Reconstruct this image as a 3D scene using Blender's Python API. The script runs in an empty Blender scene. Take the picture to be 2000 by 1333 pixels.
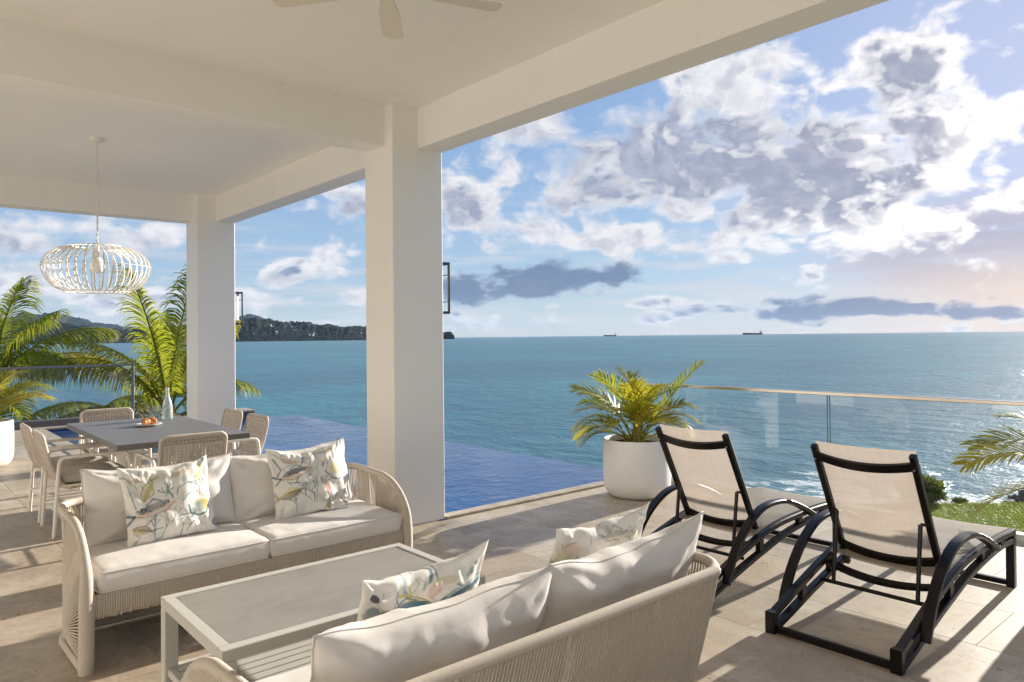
import bpy, bmesh, math, random
import numpy as np
from mathutils import Vector, Matrix, noise as mn
R = math.radians
random.seed(7)
scene = bpy.context.scene
COL = scene.collection

# ------------------------------------------------------------------ camera
HC = 1.5
YAW, PITCH, ROLL = R(40.953), R(0.978), R(-0.6258)
cam_data = bpy.data.cameras.new('camera')
cam = bpy.data.objects.new('camera', cam_data)
COL.objects.link(cam)
fw = Vector((math.sin(YAW)*math.cos(PITCH), math.cos(YAW)*math.cos(PITCH), math.sin(PITCH)))
rt = fw.cross(Vector((0, 0, 1))).normalized()
up = rt.cross(fw)
rt2 = math.cos(ROLL)*rt + math.sin(ROLL)*up
up2 = -math.sin(ROLL)*rt + math.cos(ROLL)*up
m = Matrix.Identity(4)
for i in range(3):
    m[i][0] = rt2[i]; m[i][1] = up2[i]; m[i][2] = -fw[i]
m[0][3], m[1][3], m[2][3] = 0, 0, HC
cam.matrix_world = m
cam_data.sensor_width = 36
cam_data.lens = 1420.73/2000*36
cam_data.shift_y = -(666.5-633.6)/2000
cam_data.clip_start = 0.05
cam_data.clip_end = 60000
scene.camera = cam

# ------------------------------------------------------------------ exposure and colour
vs = scene.view_settings
vs.view_transform = 'Standard'
vs.look = 'None'
vs.gamma = 1
vs.exposure = 1.22
vs.use_curve_mapping = False
scene.cycles.max_bounces = 10
scene.cycles.diffuse_bounces = 8
scene.cycles.transparent_max_bounces = 24
scene.cycles.caustics_reflective = False
scene.cycles.caustics_refractive = False
scene.cycles.sample_clamp_indirect = 8

# ------------------------------------------------------------------ sun
SUN_AZ, SUN_EL = R(87.5), R(14.8)       # azimuth from +Y towards +X
sun_dir = Vector((math.sin(SUN_AZ)*math.cos(SUN_EL), math.cos(SUN_AZ)*math.cos(SUN_EL), math.sin(SUN_EL)))
sd = bpy.data.lights.new('sun', 'SUN')
sd.energy = 5.0
sd.angle = R(0.55)
sd.color = (1.0, 0.92, 0.825)
sun = bpy.data.objects.new('sun', sd)
sun.rotation_euler = (-sun_dir).to_track_quat('-Z', 'Y').to_euler()
sun.location = (30, 0, 20)
COL.objects.link(sun)


# ------------------------------------------------------------------ node helpers
class NT:
    def __init__(s, tree):
        s.t = tree
    def node(s, typ, **kw):
        n = s.t.nodes.new(typ)
        for k, v in kw.items():
            setattr(n, k, v)
        return n
    def put(s, sock, v):
        if isinstance(v, bpy.types.NodeSocket):
            s.t.links.new(v, sock)
        elif v is not None:
            if sock.type == 'RGBA' and len(v) == 3:
                v = (*v, 1)
            sock.default_value = v
    def M(s, op, a, b=None, c=None, clamp=False):
        n = s.node('ShaderNodeMath', operation=op, use_clamp=clamp)
        for i, v in enumerate((a, b, c)):
            if v is not None:
                s.put(n.inputs[i], v)
        return n.outputs[0]
    def V(s, op, a, b=None, c=None, scale=None):
        n = s.node('ShaderNodeVectorMath', operation=op)
        for i, v in enumerate((a, b, c)):
            if v is not None:
                s.put(n.inputs[i], v)
        if scale is not None:
            s.put(n.inputs['Scale'], scale)
        return n.outputs['Value'] if op in ('LENGTH', 'DOT_PRODUCT', 'DISTANCE') else n.outputs[0]
    def xyz(s, x=0.0, y=0.0, z=0.0):
        n = s.node('ShaderNodeCombineXYZ')
        for i, v in enumerate((x, y, z)):
            s.put(n.inputs[i], v)
        return n.outputs[0]
    def sep(s, v):
        n = s.node('ShaderNodeSeparateXYZ')
        s.put(n.inputs[0], v)
        return n.outputs
    def smooth(s, v, a, b, lo=0.0, hi=1.0, kind='SMOOTHSTEP'):
        n = s.node('ShaderNodeMapRange', interpolation_type=kind)
        for k, val in (('Value', v), ('From Min', a), ('From Max', b), ('To Min', lo), ('To Max', hi)):
            s.put(n.inputs[k], val)
        return n.outputs[0]
    def noise(s, vec=None, scale=1.0, detail=4.0, rough=0.55, dist=0.0, lac=2.0, dim='3D'):
        n = s.node('ShaderNodeTexNoise', noise_dimensions=dim)
        if vec is not None:
            s.put(n.inputs['Vector'], vec)
        for k, val in (('Scale', scale), ('Detail', detail), ('Roughness', rough), ('Distortion', dist), ('Lacunarity', lac)):
            s.put(n.inputs[k], val)
        return n.outputs['Fac']
    def mix(s, f, a, b, blend='MIX'):
        n = s.node('ShaderNodeMix', data_type='RGBA', blend_type=blend)
        s.put(n.inputs[0], f); s.put(n.inputs[6], a); s.put(n.inputs[7], b)
        return n.outputs[2]
    def ramp(s, v, stops, interp='LINEAR'):
        n = s.node('ShaderNodeValToRGB')
        s.put(n.inputs[0], v)
        cr = n.color_ramp
        cr.interpolation = interp
        while len(cr.elements) < len(stops):
            cr.elements.new(0.5)
        for e, (p, c) in zip(cr.elements, stops):
            e.position = p
            e.color = (*c, 1) if len(c) == 3 else c
        return n.outputs[0]
    def bump(s, h, strength=0.3, dist=0.01, normal=None):
        n = s.node('ShaderNodeBump')
        s.put(n.inputs['Height'], h); s.put(n.inputs['Strength'], strength); s.put(n.inputs['Distance'], dist)
        if normal is not None:
            s.put(n.inputs['Normal'], normal)
        return n.outputs[0]


# ------------------------------------------------------------------ sky
world = bpy.data.worlds.new('World')
scene.world = world
world.use_nodes = True
wt = world.node_tree
wt.nodes.clear()
w = NT(wt)
sky = w.node('ShaderNodeTexSky', sky_type='NISHITA', sun_disc=False, sun_elevation=SUN_EL, sun_rotation=SUN_AZ,
             altitude=0, air_density=1.0, dust_density=0.3, ozone_density=2.0)
SKY_STRENGTH = 0.05
tc = w.node('ShaderNodeTexCoord')
d = w.V('NORMALIZE', tc.outputs['Generated'])
dx, dy, dz = w.sep(d)
DEG = 180/math.pi
az = w.M('MULTIPLY', w.M('ARCTAN2', dx, dy), DEG)
el = w.M('MULTIPLY', w.M('ARCSINE', dz), DEG)
ae = w.xyz(az, el, 0.0)
wx = w.M('MULTIPLY', az, 0.55)
# noise stretched less near the zenith, flattened towards the horizon
ely = w.M('MULTIPLY', w.M('POWER', w.M('MAXIMUM', el, 0.05), 0.8), 1.75)
P = w.xyz(wx, ely, w.M('MULTIPLY', el, 0.03))
warp = w.node('ShaderNodeTexNoise', noise_dimensions='2D')
w.put(warp.inputs['Vector'], P); w.put(warp.inputs['Scale'], 0.30); w.put(warp.inputs['Detail'], 3.0)
P = w.V('ADD', P, w.V('SCALE', w.V('SUBTRACT', warp.outputs['Color'], (0.5, 0.5, 0.5)), scale=1.5))
BLOBS = [(58.1,18.6,4.6,3.0,1.0),(70.0,17.4,3.2,3.9,1.0),(70.6,13.0,4.6,4.6,1.05),(64.3,11.4,10.0,5.2,1.25),(54.2,13.4,10.5,4.0,1.12),
 (47.4,15.0,7.0,3.0,.8),(67.3,8.6,7.5,3.0,.95),(58.7,8.9,8.7,2.3,.85),(40.9,13.0,2.0,2.0,.85),(44.3,9.7,4.2,2.3,.95),(50.2,7.7,6.3,1.9,.95),
 (37.4,10.3,3.4,2.0,.9),(28.7,10.4,3.1,1.9,.85),(76.5,13.7,3.2,1.9,.95),(77.0,8.9,1.8,1.3,.85),(27.5,6.4,2.0,1.8,.72),(24.2,5.0,2.6,1.0,.62),
 (26.7,3.0,4.4,.9,.66),(21.6,3.4,1.8,1.3,.70),(6.5,6.5,5.5,2.0,.85),(15.4,6.7,2.4,1.5,.72),(6.0,3.6,4.5,1.2,.68),(14.5,2.7,6.1,1.1,.65),
 (58.2,5.7,2.2,.7,.7),(61.5,6.9,3.1,.7,.7),(48.2,1.4,10.0,.55,.6),(51.0,2.6,6.5,.55,.6),(58.0,2.2,3.0,1.0,.55)]
DARK = [(44.2,4.5,7.6,1.6,1.0),(37.0,3.9,2.1,1.6,1.0),(65.2,1.8,9.5,.95,.95),(73.3,1.3,3.6,.5,.85)]


def blobsum(lst):
    acc = None
    for (a, e, ra, re, wgt) in lst:
        v = w.V('MULTIPLY_ADD', ae, (1/ra, 1/re, 0), (-a/ra, -e/re, 0))
        g = w.smooth(w.V('LENGTH', v), 0.1, 1.75, wgt, 0.0)
        acc = g if acc is None else w.M('SMOOTH_MAX', acc, g, 0.15)
    return acc


bl = blobsum(BLOBS)
dk = blobsum(DARK)
# beyond the clouds in view the same broken cumulus goes on all round
far_noise = w.noise(w.xyz(w.M('MULTIPLY', az, 0.09), w.M('MULTIPLY', el, 0.13), 0.0), 1.0, 2.0, dim='2D')
inview = w.M('MULTIPLY', w.smooth(az, 2.0, 8.0), w.smooth(az, 84.0, 78.0))
inview = w.M('MULTIPLY', inview, w.smooth(el, 27.0, 22.0))
gen = w.smooth(far_noise, 0.50, 0.66, 0.0, 0.9)
gen = w.M('MULTIPLY', gen, w.M('SUBTRACT', 1.0, inview))
bl = w.M('MAXIMUM', bl, gen)
def puffs(vec, det):
    # rounded billows: inverted cell distance, several octaves
    n = w.node('ShaderNodeTexVoronoi', feature='SMOOTH_F1', normalize=True, voronoi_dimensions='2D')
    w.put(n.inputs['Vector'], vec); w.put(n.inputs['Scale'], 0.56); w.put(n.inputs['Detail'], det)
    w.put(n.inputs['Roughness'], 0.52); w.put(n.inputs['Lacunarity'], 2.1); w.put(n.inputs['Smoothness'], 0.35)
    return w.M('SUBTRACT', 1.0, w.M('MULTIPLY', n.outputs['Distance'], 1.35))
def cloudfield(vec, det):
    a_ = w.noise(vec, 0.36, det, 0.52, dim='2D')
    return w.M('ADD', w.M('MULTIPLY', a_, 0.58), w.M('MULTIPLY', puffs(vec, min(3.0, det-3)), 0.34))
f1 = cloudfield(P, 8.0)
f2 = cloudfield(w.V('ADD', P, (0.55, 0.26, 0.0)), 5.0)     # the same field a little towards the sun
f3 = w.noise(w.V('ADD', P, (40.15, 20.35, 0.0)), 0.60, 4.0, 0.50, dim='2D')
fw1 = w.noise(w.xyz(w.M('MULTIPLY', az, 0.10), w.M('MULTIPLY', el, 0.95), 0.0), 1.3, 4.0, 0.6, dim='2D')
dens = w.M('ADD', bl, w.M('MULTIPLY', w.M('SUBTRACT', f1, 0.475), 3.7))
soft = blobsum([(49.0, 14.2, 8.0, 3.6, 1.0), (8.0, 5.5, 8.0, 2.0, .6)])
alpha = w.smooth(dens, w.M('MULTIPLY_ADD', soft, -0.10, 0.31), w.M('MULTIPLY_ADD', soft, 0.36, 0.82))
dens2 = w.M('ADD', bl, w.M('MULTIPLY', w.M('SUBTRACT', w.M('ADD', w.M('MULTIPLY', f2, 0.6), w.M('MULTIPLY', f3, 0.4)), 0.5), 2.6))
core = w.smooth(dens2, 0.50, 1.12)
lit = w.smooth(w.M('SUBTRACT', f1, f2), -0.045, 0.11)
nearsun = w.smooth(w.V('LENGTH', w.V('MULTIPLY_ADD', ae, (1/30, 1/18, 0), (-82/30, -11/18, 0))), 1.0, 0.1)
shade = w.M('MULTIPLY', core, w.M('SUBTRACT', 1.0, w.M('MULTIPLY', lit, 0.70)))
BRIGHT = [(73.4,11.0,2.8,4.6,1.0),(58.5,19.2,3.6,2.2,.9),(50.5,7.4,6.5,1.7,.8),(64.5,7.4,8.0,1.2,.9),(70.8,20.4,2.6,1.3,.9),(41.0,13.0,2.0,2.0,.8),(76.5,13.2,3.0,2.0,1.0)]
BODY = [(55.0,13.4,8.5,3.4,1.0),(64.0,11.6,7.6,3.6,1.0),(47.0,14.4,5.0,2.3,.8),(69.6,16.6,2.0,2.0,.9),(43.0,8.9,2.0,1.0,.5),(9.0,5.9,5.0,1.3,.9),(3.0,6.5,4.0,1.5,.9),(25.5,4.3,3.0,.7,.7),(25.0,2.7,5.0,.7,.6),(28.7,9.3,2.6,.9,.8),(38.0,9.3,3.0,.9,.7),(15.4,6.0,3.0,.9,.8)]
brt = blobsum(BRIGHT); bod = blobsum(BODY)
shade = w.M('ADD', shade, w.M('MULTIPLY', bod, w.M('SUBTRACT', w.M('MULTIPLY_ADD', f3, 1.5, 0.06), w.M('MULTIPLY', lit, 0.42))))
shade = w.M('SUBTRACT', shade, w.M('MULTIPLY', brt, w.M('MULTIPLY_ADD', f1, 1.2, 0.1)), clamp=True)
shade = w.M('MULTIPLY', shade, w.smooth(dens, 0.40, 0.95))
white = w.mix(nearsun, (0.48, 0.48, 0.50), (0.84, 0.80, 0.76))
f4 = w.noise(w.V('ADD', P, (2.0, 9.0, 0.0)), 1.1, 5.0, 0.55, dim='2D')
white = w.mix(w.smooth(f4, 0.38, 0.70, 0.0, 0.50), white, w.mix(nearsun, (0.32, 0.33, 0.375), (0.46, 0.45, 0.475)))
grey = w.mix(nearsun, (0.190, 0.215, 0.285), (0.215, 0.225, 0.285))
grey = w.mix(w.smooth(f4, 0.34, 0.72, 0.0, 0.50), grey, (0.33, 0.335, 0.385))
ccol = w.mix(shade, white, grey)
# clear air: physical sky blended with the evening gradient seen over this bay
nish = w.mix(1.0, sky.outputs[0], (SKY_STRENGTH, SKY_STRENGTH, SKY_STRENGTH), 'MULTIPLY')
elc = w.M('MAXIMUM', el, 0.0)
gradr = w.ramp(w.M('DIVIDE', elc, 90.0), [(0.0, (0.33, 0.385, 0.43)), (0.05, (0.235, 0.345, 0.475)), (0.12, (0.190, 0.295, 0.465)), (0.25, (0.150, 0.255, 0.445)), (1.0, (0.05, 0.12, 0.31))])
skyc = w.mix(0.72, nish, gradr)
skyc = w.mix(w.smooth(w.V('LENGTH', w.V('MULTIPLY_ADD', ae, (1/45, 1/40, 0), (-87.5/45, -14.8/40, 0))), 1.0, 0.0, 0.0, 0.75), skyc, (0.36, 0.37, 0.50))
# thin high veil and sun-side glow of the hazy evening air
veil = w.M('MULTIPLY', w.smooth(fw1, 0.42, 0.72), w.smooth(el, 14.0, 2.0, 0.0, 0.62))
skyc = w.mix(veil, skyc, (0.40, 0.395, 0.42))
sheet = w.smooth(w.V('LENGTH', w.V('MULTIPLY_ADD', ae, (1/10.5, 1/3.9, 0), (-74/10.5, -5.4/3.9, 0))), 1.25, 0.35, 0.0, 0.85)
sheet = w.M('MULTIPLY', sheet, w.smooth(fw1, 0.25, 0.55, 0.55, 1.0))
skyc = w.mix(sheet, skyc, (0.285, 0.27, 0.33))
glow = w.smooth(w.V('LENGTH', w.V('MULTIPLY_ADD', ae, (1/22, 1/4.4, 0), (-82/22, -2.0/4.4, 0))), 1.1, 0.0, 0.0, 0.88)
skyc = w.mix(glow, skyc, (0.58, 0.45, 0.345))
skyc = w.mix(alpha, skyc, ccol)
dd = w.M('ADD', dk, w.M('MULTIPLY', w.M('SUBTRACT', f1, 0.475), 3.0))
dal = w.smooth(dd, 0.42, 0.80, 0.0, 0.90)
dcol = w.mix(nearsun, (0.085, 0.125, 0.205), (0.215, 0.20, 0.265))
dcol = w.mix(w.smooth(dd, 0.45, 0.95), w.mix(nearsun, (0.19, 0.235, 0.33), (0.36, 0.31, 0.32)), dcol)
skyc = w.mix(dal, skyc, dcol)
bg = w.node('ShaderNodeBackground')
w.put(bg.inputs[0], skyc)
bg.inputs[1].default_value = 0.79
wo = w.node('ShaderNodeOutputWorld')
wt.links.new(bg.outputs[0], wo.inputs[0])
world.cycles.sampling_method = 'MANUAL'
world.cycles.sample_map_resolution = 1024


# ------------------------------------------------------------------ materials
def new_mat(name):
    mt = bpy.data.materials.new(name)
    mt.use_nodes = True
    nt = mt.node_tree
    b = nt.nodes['Principled BSDF']
    h = NT(nt)
    return mt, h, b


def simple(name, col, rough=0.6, metal=0.0, spec=0.5, var=0.06, nscale=6.0, bumps=None):
    mt, h, b = new_mat(name)
    t = h.node('ShaderNodeTexCoord')
    n = h.noise(t.outputs['Object'], nscale, 5.0, 0.6)
    c = h.mix(n, tuple(x*(1-var) for x in col), tuple(min(1, x*(1+var)) for x in col))
    h.put(b.inputs['Base Color'], c)
    b.inputs['Roughness'].default_value = rough
    b.inputs['Metallic'].default_value = metal
    b.inputs['Specular IOR Level'].default_value = spec
    if bumps:
        sc, st, di = bumps
        h.put(b.inputs['Normal'], h.bump(h.noise(t.outputs['Object'], sc, 4.0, 0.6), st, di))
    return mt


MAT = {}
def mk_plaster():
    mt, h, b = new_mat('white_plaster')
    g = h.node('ShaderNodeNewGeometry')
    p = g.outputs['Position']
    n = h.noise(p, 0.9, 5.0, 0.6)
    n2 = h.noise(h.V('MULTIPLY', p, (2.2, 2.2, 0.5)), 1.6, 5.0, 0.65, 0.5)
    c = h.mix(n, (0.815, 0.80, 0.765), (0.855, 0.84, 0.805))
    c = h.mix(h.smooth(n2, 0.50, 0.78, 0.0, 0.30), c, (0.74, 0.72, 0.675))
    h.put(b.inputs['Base Color'], c)
    b.inputs['Roughness'].default_value = 0.75
    low = h.bump(h.noise(p, 5.0, 4.0, 0.6), 0.18, 0.02)
    h.put(b.inputs['Normal'], h.bump(h.noise(p, 70.0, 4.0, 0.6), 0.15, 0.003, low))
    return mt


MAT['plaster'] = mk_plaster()
MAT['white_metal'] = simple('cream_powder_coat', (0.78, 0.745, 0.67), 0.42, var=0.02)
MAT['grey_metal'] = simple('pale_grey_powder_coat', (0.53, 0.52, 0.475), 0.45, var=0.03)
MAT['black_metal'] = simple('black_coated_frame', (0.0055, 0.0045, 0.005), 0.28, var=0.15, spec=0.3)
MAT['bronze'] = simple('dark_bronze_frame', (0.03, 0.028, 0.027), 0.4, var=0.1)
MAT['steel'] = simple('brushed_steel_rail', (0.60, 0.55, 0.48), 0.30, metal=1.0, var=0.06, nscale=3.0)
MAT['rail_grey'] = simple('grey_alloy_rail', (0.20, 0.21, 0.23), 0.35, metal=0.6, var=0.05)
MAT['rope'] = simple('beige_rope', (0.49, 0.435, 0.365), 0.85, var=0.16, nscale=70, bumps=(900, 0.4, 0.002))
MAT['weave'] = simple('taupe_woven_cord', (0.54, 0.475, 0.405), 0.85, var=0.16, nscale=60, bumps=(900, 0.4, 0.002))
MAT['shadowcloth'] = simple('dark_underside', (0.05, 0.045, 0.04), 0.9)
MAT['wicker'] = simple('cream_rattan', (0.80, 0.775, 0.71), 0.6, var=0.08, nscale=25)
MAT['opal'] = simple('opal_glass_bulb', (0.86, 0.84, 0.80), 0.25, var=0.01)
MAT['bread'] = simple('baked_crust', (0.46, 0.19, 0.05), 0.55, var=0.5, nscale=26, bumps=(40, 0.3, 0.004))
MAT['china'] = simple('glazed_white_china', (0.78, 0.76, 0.72), 0.2, var=0.01)
MAT['stone_dark'] = simple('grey_stone_kerb', (0.13, 0.12, 0.115), 0.8, var=0.25, nscale=5, bumps=(40, 0.3, 0.01))
MAT['soil'] = simple('dark_soil', (0.05, 0.035, 0.025), 0.95, var=0.4, nscale=40, bumps=(60, 0.7, 0.02))
MAT['hull_dark'] = simple('dark_ship_hull', (0.03, 0.045, 0.06), 0.6)
MAT['hull_red'] = simple('red_brown_ship_hull', (0.10, 0.05, 0.05), 0.6)
MAT['ship_white'] = simple('pale_ship_superstructure', (0.55, 0.56, 0.56), 0.6)
MAT['fan'] = simple('cream_fan_blade', (0.66, 0.61, 0.51), 0.5, var=0.03, nscale=3)
MAT['rock'] = simple('dark_shore_rock', (0.075, 0.065, 0.058), 0.85, var=0.5, nscale=2.5, bumps=(5, 0.8, 0.15))
MAT['husk'] = simple('brown_husk', (0.17, 0.075, 0.03), 0.85, var=0.6, nscale=14, bumps=(40, 0.6, 0.02))
MAT['housewall'] = simple('pale_house_wall', (0.36, 0.35, 0.34), 0.8, var=0.2, nscale=0.02)


def mk_pot():
    mt, h, b = new_mat('white_planter')
    t = h.node('ShaderNodeTexCoord')
    n = h.noise(t.outputs['Object'], 3.0, 6.0, 0.65)
    st = h.noise(h.V('MULTIPLY', t.outputs['Object'], (9, 9, 0.8)), 1.0, 4.0, 0.6)
    z = h.sep(t.outputs['Object'])[2]
    low = h.M('MULTIPLY', h.smooth(z, 0.16, 0.0), h.smooth(n, 0.35, 0.7))
    c = h.mix(n, (0.70, 0.68, 0.64), (0.80, 0.785, 0.75))
    c = h.mix(h.smooth(st, 0.55, 0.8, 0.0, 0.25), c, (0.50, 0.46, 0.40))
    c = h.mix(h.M('MULTIPLY', low, 0.5), c, (0.36, 0.29, 0.22))
    h.put(b.inputs['Base Color'], c)
    b.inputs['Roughness'].default_value = 0.55
    h.put(b.inputs['Normal'], h.bump(h.noise(t.outputs['Object'], 30, 4.0), 0.1, 0.01))
    return mt


def mk_fabric(name, col, scale=420.0):
    mt, h, b = new_mat(name)
    t = h.node('ShaderNodeTexCoord')
    o = t.outputs['Object']
    n = h.noise(o, 5.0, 4.0, 0.6)
    fine = h.noise(h.V('MULTIPLY', o, (1.0, 1.0, 3.0)), scale, 2.0, 0.6)
    c = h.mix(n, tuple(x*0.95 for x in col), tuple(min(1, x*1.04) for x in col))
    c = h.mix(h.smooth(fine, 0.3, 0.7, 0.0, 0.16), c, tuple(x*0.72 for x in col))
    h.put(b.inputs['Base Color'], c)
    b.inputs['Roughness'].default_value = 0.97
    b.inputs['Specular IOR Level'].default_value = 0.08
    b.inputs['Sheen Weight'].default_value = 0.05
    wr = h.noise(o, 6.0, 3.0, 0.5, 0.3)
    nb = h.bump(wr, 0.16, 0.03)
    h.put(b.inputs['Normal'], h.bump(fine, 0.15, 0.0015, nb))
    return mt


MAT['pot'] = mk_pot()
MAT['cushion'] = mk_fabric('ecru_outdoor_fabric', (0.68, 0.65, 0.615))
MAT['chair_cushion'] = mk_fabric('taupe_seat_fabric', (0.50, 0.455, 0.405))


def mk_print():
    mt, h, b = new_mat('watercolour_sea_print')
    a = h.node('ShaderNodeVertexColor', layer_name='print')
    t = h.node('ShaderNodeTexCoord')
    fine = h.noise(t.outputs['Object'], 500, 2.0, 0.6)
    c = h.mix(h.smooth(fine, 0.3, 0.7, 0.0, 0.12), a.outputs[0], (0.35, 0.33, 0.3))
    h.put(b.inputs['Base Color'], c)
    b.inputs['Roughness'].default_value = 0.88
    b.inputs['Specular IOR Level'].default_value = 0.2
    nb = h.bump(h.noise(t.outputs['Object'], 6.0, 3.0, 0.5, 0.3), 0.14, 0.03)
    h.put(b.inputs['Normal'], h.bump(fine, 0.15, 0.0015, nb))
    return mt


MAT['print'] = mk_print()


def mk_travertine():
    mt, h, b = new_mat('honed_travertine')
    g = h.node('ShaderNodeNewGeometry')
    oi = h.node('ShaderNodeObjectInfo')
    rnd = oi.outputs['Random']
    pos = h.V('ADD', g.outputs['Position'], h.xyz(h.M('MULTIPLY', rnd, 37.0), h.M('MULTIPLY', rnd, 91.0), h.M('MULTIPLY', rnd, 13.0)))
    veins = h.noise(h.V('MULTIPLY', pos, (5.2, 3.4, 3.0)), 1.0, 7.0, 0.66, 0.5)
    cloud = h.noise(pos, 1.7, 5.0, 0.6, 0.5)
    fine = h.noise(pos, 22.0, 5.0, 0.72)
    c = h.ramp(veins, [(0.24, (0.27, 0.215, 0.155)), (0.42, (0.40, 0.335, 0.25)), (0.58, (0.49, 0.42, 0.325)), (0.78, (0.55, 0.485, 0.39))])
    c = h.mix(h.smooth(cloud, 0.38, 0.64, 0.0, 0.72), c, (0.36, 0.275, 0.185))
    c = h.mix(h.smooth(fine, 0.50, 0.72, 0.0, 0.60), c, (0.27, 0.225, 0.175))
    tone = h.M('MULTIPLY_ADD', rnd, 0.16, 0.90)
    c = h.V('MULTIPLY', c, h.xyz(tone, tone, tone))
    # open pores of the stone
    vo = h.node('ShaderNodeTexVoronoi', feature='F1')
    h.put(vo.inputs['Vector'], h.V('MULTIPLY', pos, (1.0, 0.55, 1.0)))
    vo.inputs['Scale'].default_value = 24.0
    thr = h.M('MULTIPLY', h.smooth(h.noise(pos, 4.0, 3.0), 0.40, 0.70), 0.20)
    pit = h.M('LESS_THAN', h.M('ADD', vo.outputs['Distance'], h.M('MULTIPLY', fine, 0.10)), h.M('ADD', thr, 0.02))
    c = h.mix(h.M('MULTIPLY', pit, 0.8), c, (0.075, 0.055, 0.04))
    h.put(b.inputs['Base Color'], c)
    h.put(b.inputs['Roughness'], h.smooth(fine, 0.3, 0.8, 0.42, 0.62))
    b.inputs['Specular IOR Level'].default_value = 0.4
    hgt = h.M('SUBTRACT', h.M('MULTIPLY', fine, 0.25), pit)
    h.put(b.inputs['Normal'], h.bump(hgt, 0.35, 0.004))
    return mt


MAT['travertine'] = mk_travertine()
MAT['grout'] = simple('sand_grout', (0.36, 0.31, 0.245), 0.95, var=0.2, nscale=30)


def mk_slab(name, c0, c1, rough=0.35):
    mt, h, b = new_mat(name)
    t = h.node('ShaderNodeTexCoord')
    n = h.noise(h.V('MULTIPLY', t.outputs['Object'], (2.0, 6.0, 2.0)), 1.4, 7.0, 0.62, 1.2)
    n2 = h.noise(t.outputs['Object'], 40.0, 4.0, 0.7)
    c = h.mix(h.smooth(n, 0.3, 0.7), c0, c1)
    c = h.mix(h.smooth(n2, 0.5, 0.8, 0.0, 0.25), c, tuple(x*0.7 for x in c0))
    h.put(b.inputs['Base Color'], c)
    h.put(b.inputs['Roughness'], h.smooth(n, 0.2, 0.8, rough, rough+0.15))
    h.put(b.inputs['Normal'], h.bump(n2, 0.08, 0.002))
    return mt


MAT['slab'] = mk_slab('grey_ceramic_slab', (0.25, 0.238, 0.215), (0.31, 0.295, 0.265), 0.42)
MAT['table_slab'] = mk_slab('dark_grey_concrete_slab', (0.135, 0.135, 0.132), (0.175, 0.173, 0.168), 0.42)


def mk_sling():
    mt, h, b = new_mat('translucent_mesh_sling')
    t = h.node('ShaderNodeTexCoord')
    o = t.outputs['Object']
    st = h.noise(h.V('MULTIPLY', o, (3.0, 130.0, 3.0)), 1.0, 3.0, 0.6)
    st2 = h.noise(h.V('MULTIPLY', o, (90.0, 6.0, 90.0)), 1.0, 3.0, 0.6)
    k = h.M('ADD', h.M('MULTIPLY', st, 0.5), h.M('MULTIPLY', st2, 0.5))
    c = h.mix(h.smooth(k, 0.35, 0.65), (0.335, 0.298, 0.254), (0.372, 0.334, 0.287))
    h.put(b.inputs['Base Color'], c)
    b.inputs['Roughness'].default_value = 0.8
    tl = h.node('ShaderNodeBsdfTranslucent')
    h.put(tl.inputs[0], h.mix(h.smooth(k, 0.35, 0.65), (0.335, 0.286, 0.238), (0.372, 0.32, 0.268)))
    tr = h.node('ShaderNodeBsdfTransparent')
    tr.inputs[0].default_value = (1, 0.97, 0.93, 1)
    m1 = h.node('ShaderNodeMixShader'); m1.inputs[0].default_value = 0.42
    m2 = h.node('ShaderNodeMixShader'); m2.inputs[0].default_value = 0.10
    L = mt.node_tree.links
    L.new(b.outputs[0], m1.inputs[1]); L.new(tl.outputs[0], m1.inputs[2])
    L.new(m1.outputs[0], m2.inputs[1]); L.new(tr.outputs[0], m2.inputs[2])
    L.new(m2.outputs[0], mt.node_tree.nodes['Material Output'].inputs[0])
    return mt


MAT['sling'] = mk_sling()


def mk_leaf(name, dark, light, yellow, trans=0.42, yel=0.35):
    mt, h, b = new_mat(name)
    oi = h.node('ShaderNodeObjectInfo')
    g = h.node('ShaderNodeNewGeometry')
    n = h.noise(g.outputs['Position'], 1.6, 4.0, 0.6)
    n2 = h.noise(g.outputs['Position'], 22.0, 3.0, 0.6)
    c = h.mix(h.smooth(n2, 0.3, 0.7), dark, light)
    f = h.M('MULTIPLY', h.smooth(h.M('ADD', h.M('MULTIPLY', oi.outputs['Random'], 0.6), h.M('MULTIPLY', n, 0.6)), 0.45, 0.85), yel)
    c = h.mix(f, c, yellow)
    h.put(b.inputs['Base Color'], c)
    b.inputs['Roughness'].default_value = 0.42
    b.inputs['Specular IOR Level'].default_value = 0.4
    tl = h.node('ShaderNodeBsdfTranslucent')
    h.put(tl.inputs[0], h.mix(0.35, c, (0.42, 0.45, 0.03)))
    m1 = h.node('ShaderNodeMixShader'); m1.inputs[0].default_value = trans
    L = mt.node_tree.links
    L.new(b.outputs[0], m1.inputs[1]); L.new(tl.outputs[0], m1.inputs[2])
    L.new(m1.outputs[0], mt.node_tree.nodes['Material Output'].inputs[0])
    return mt


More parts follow.
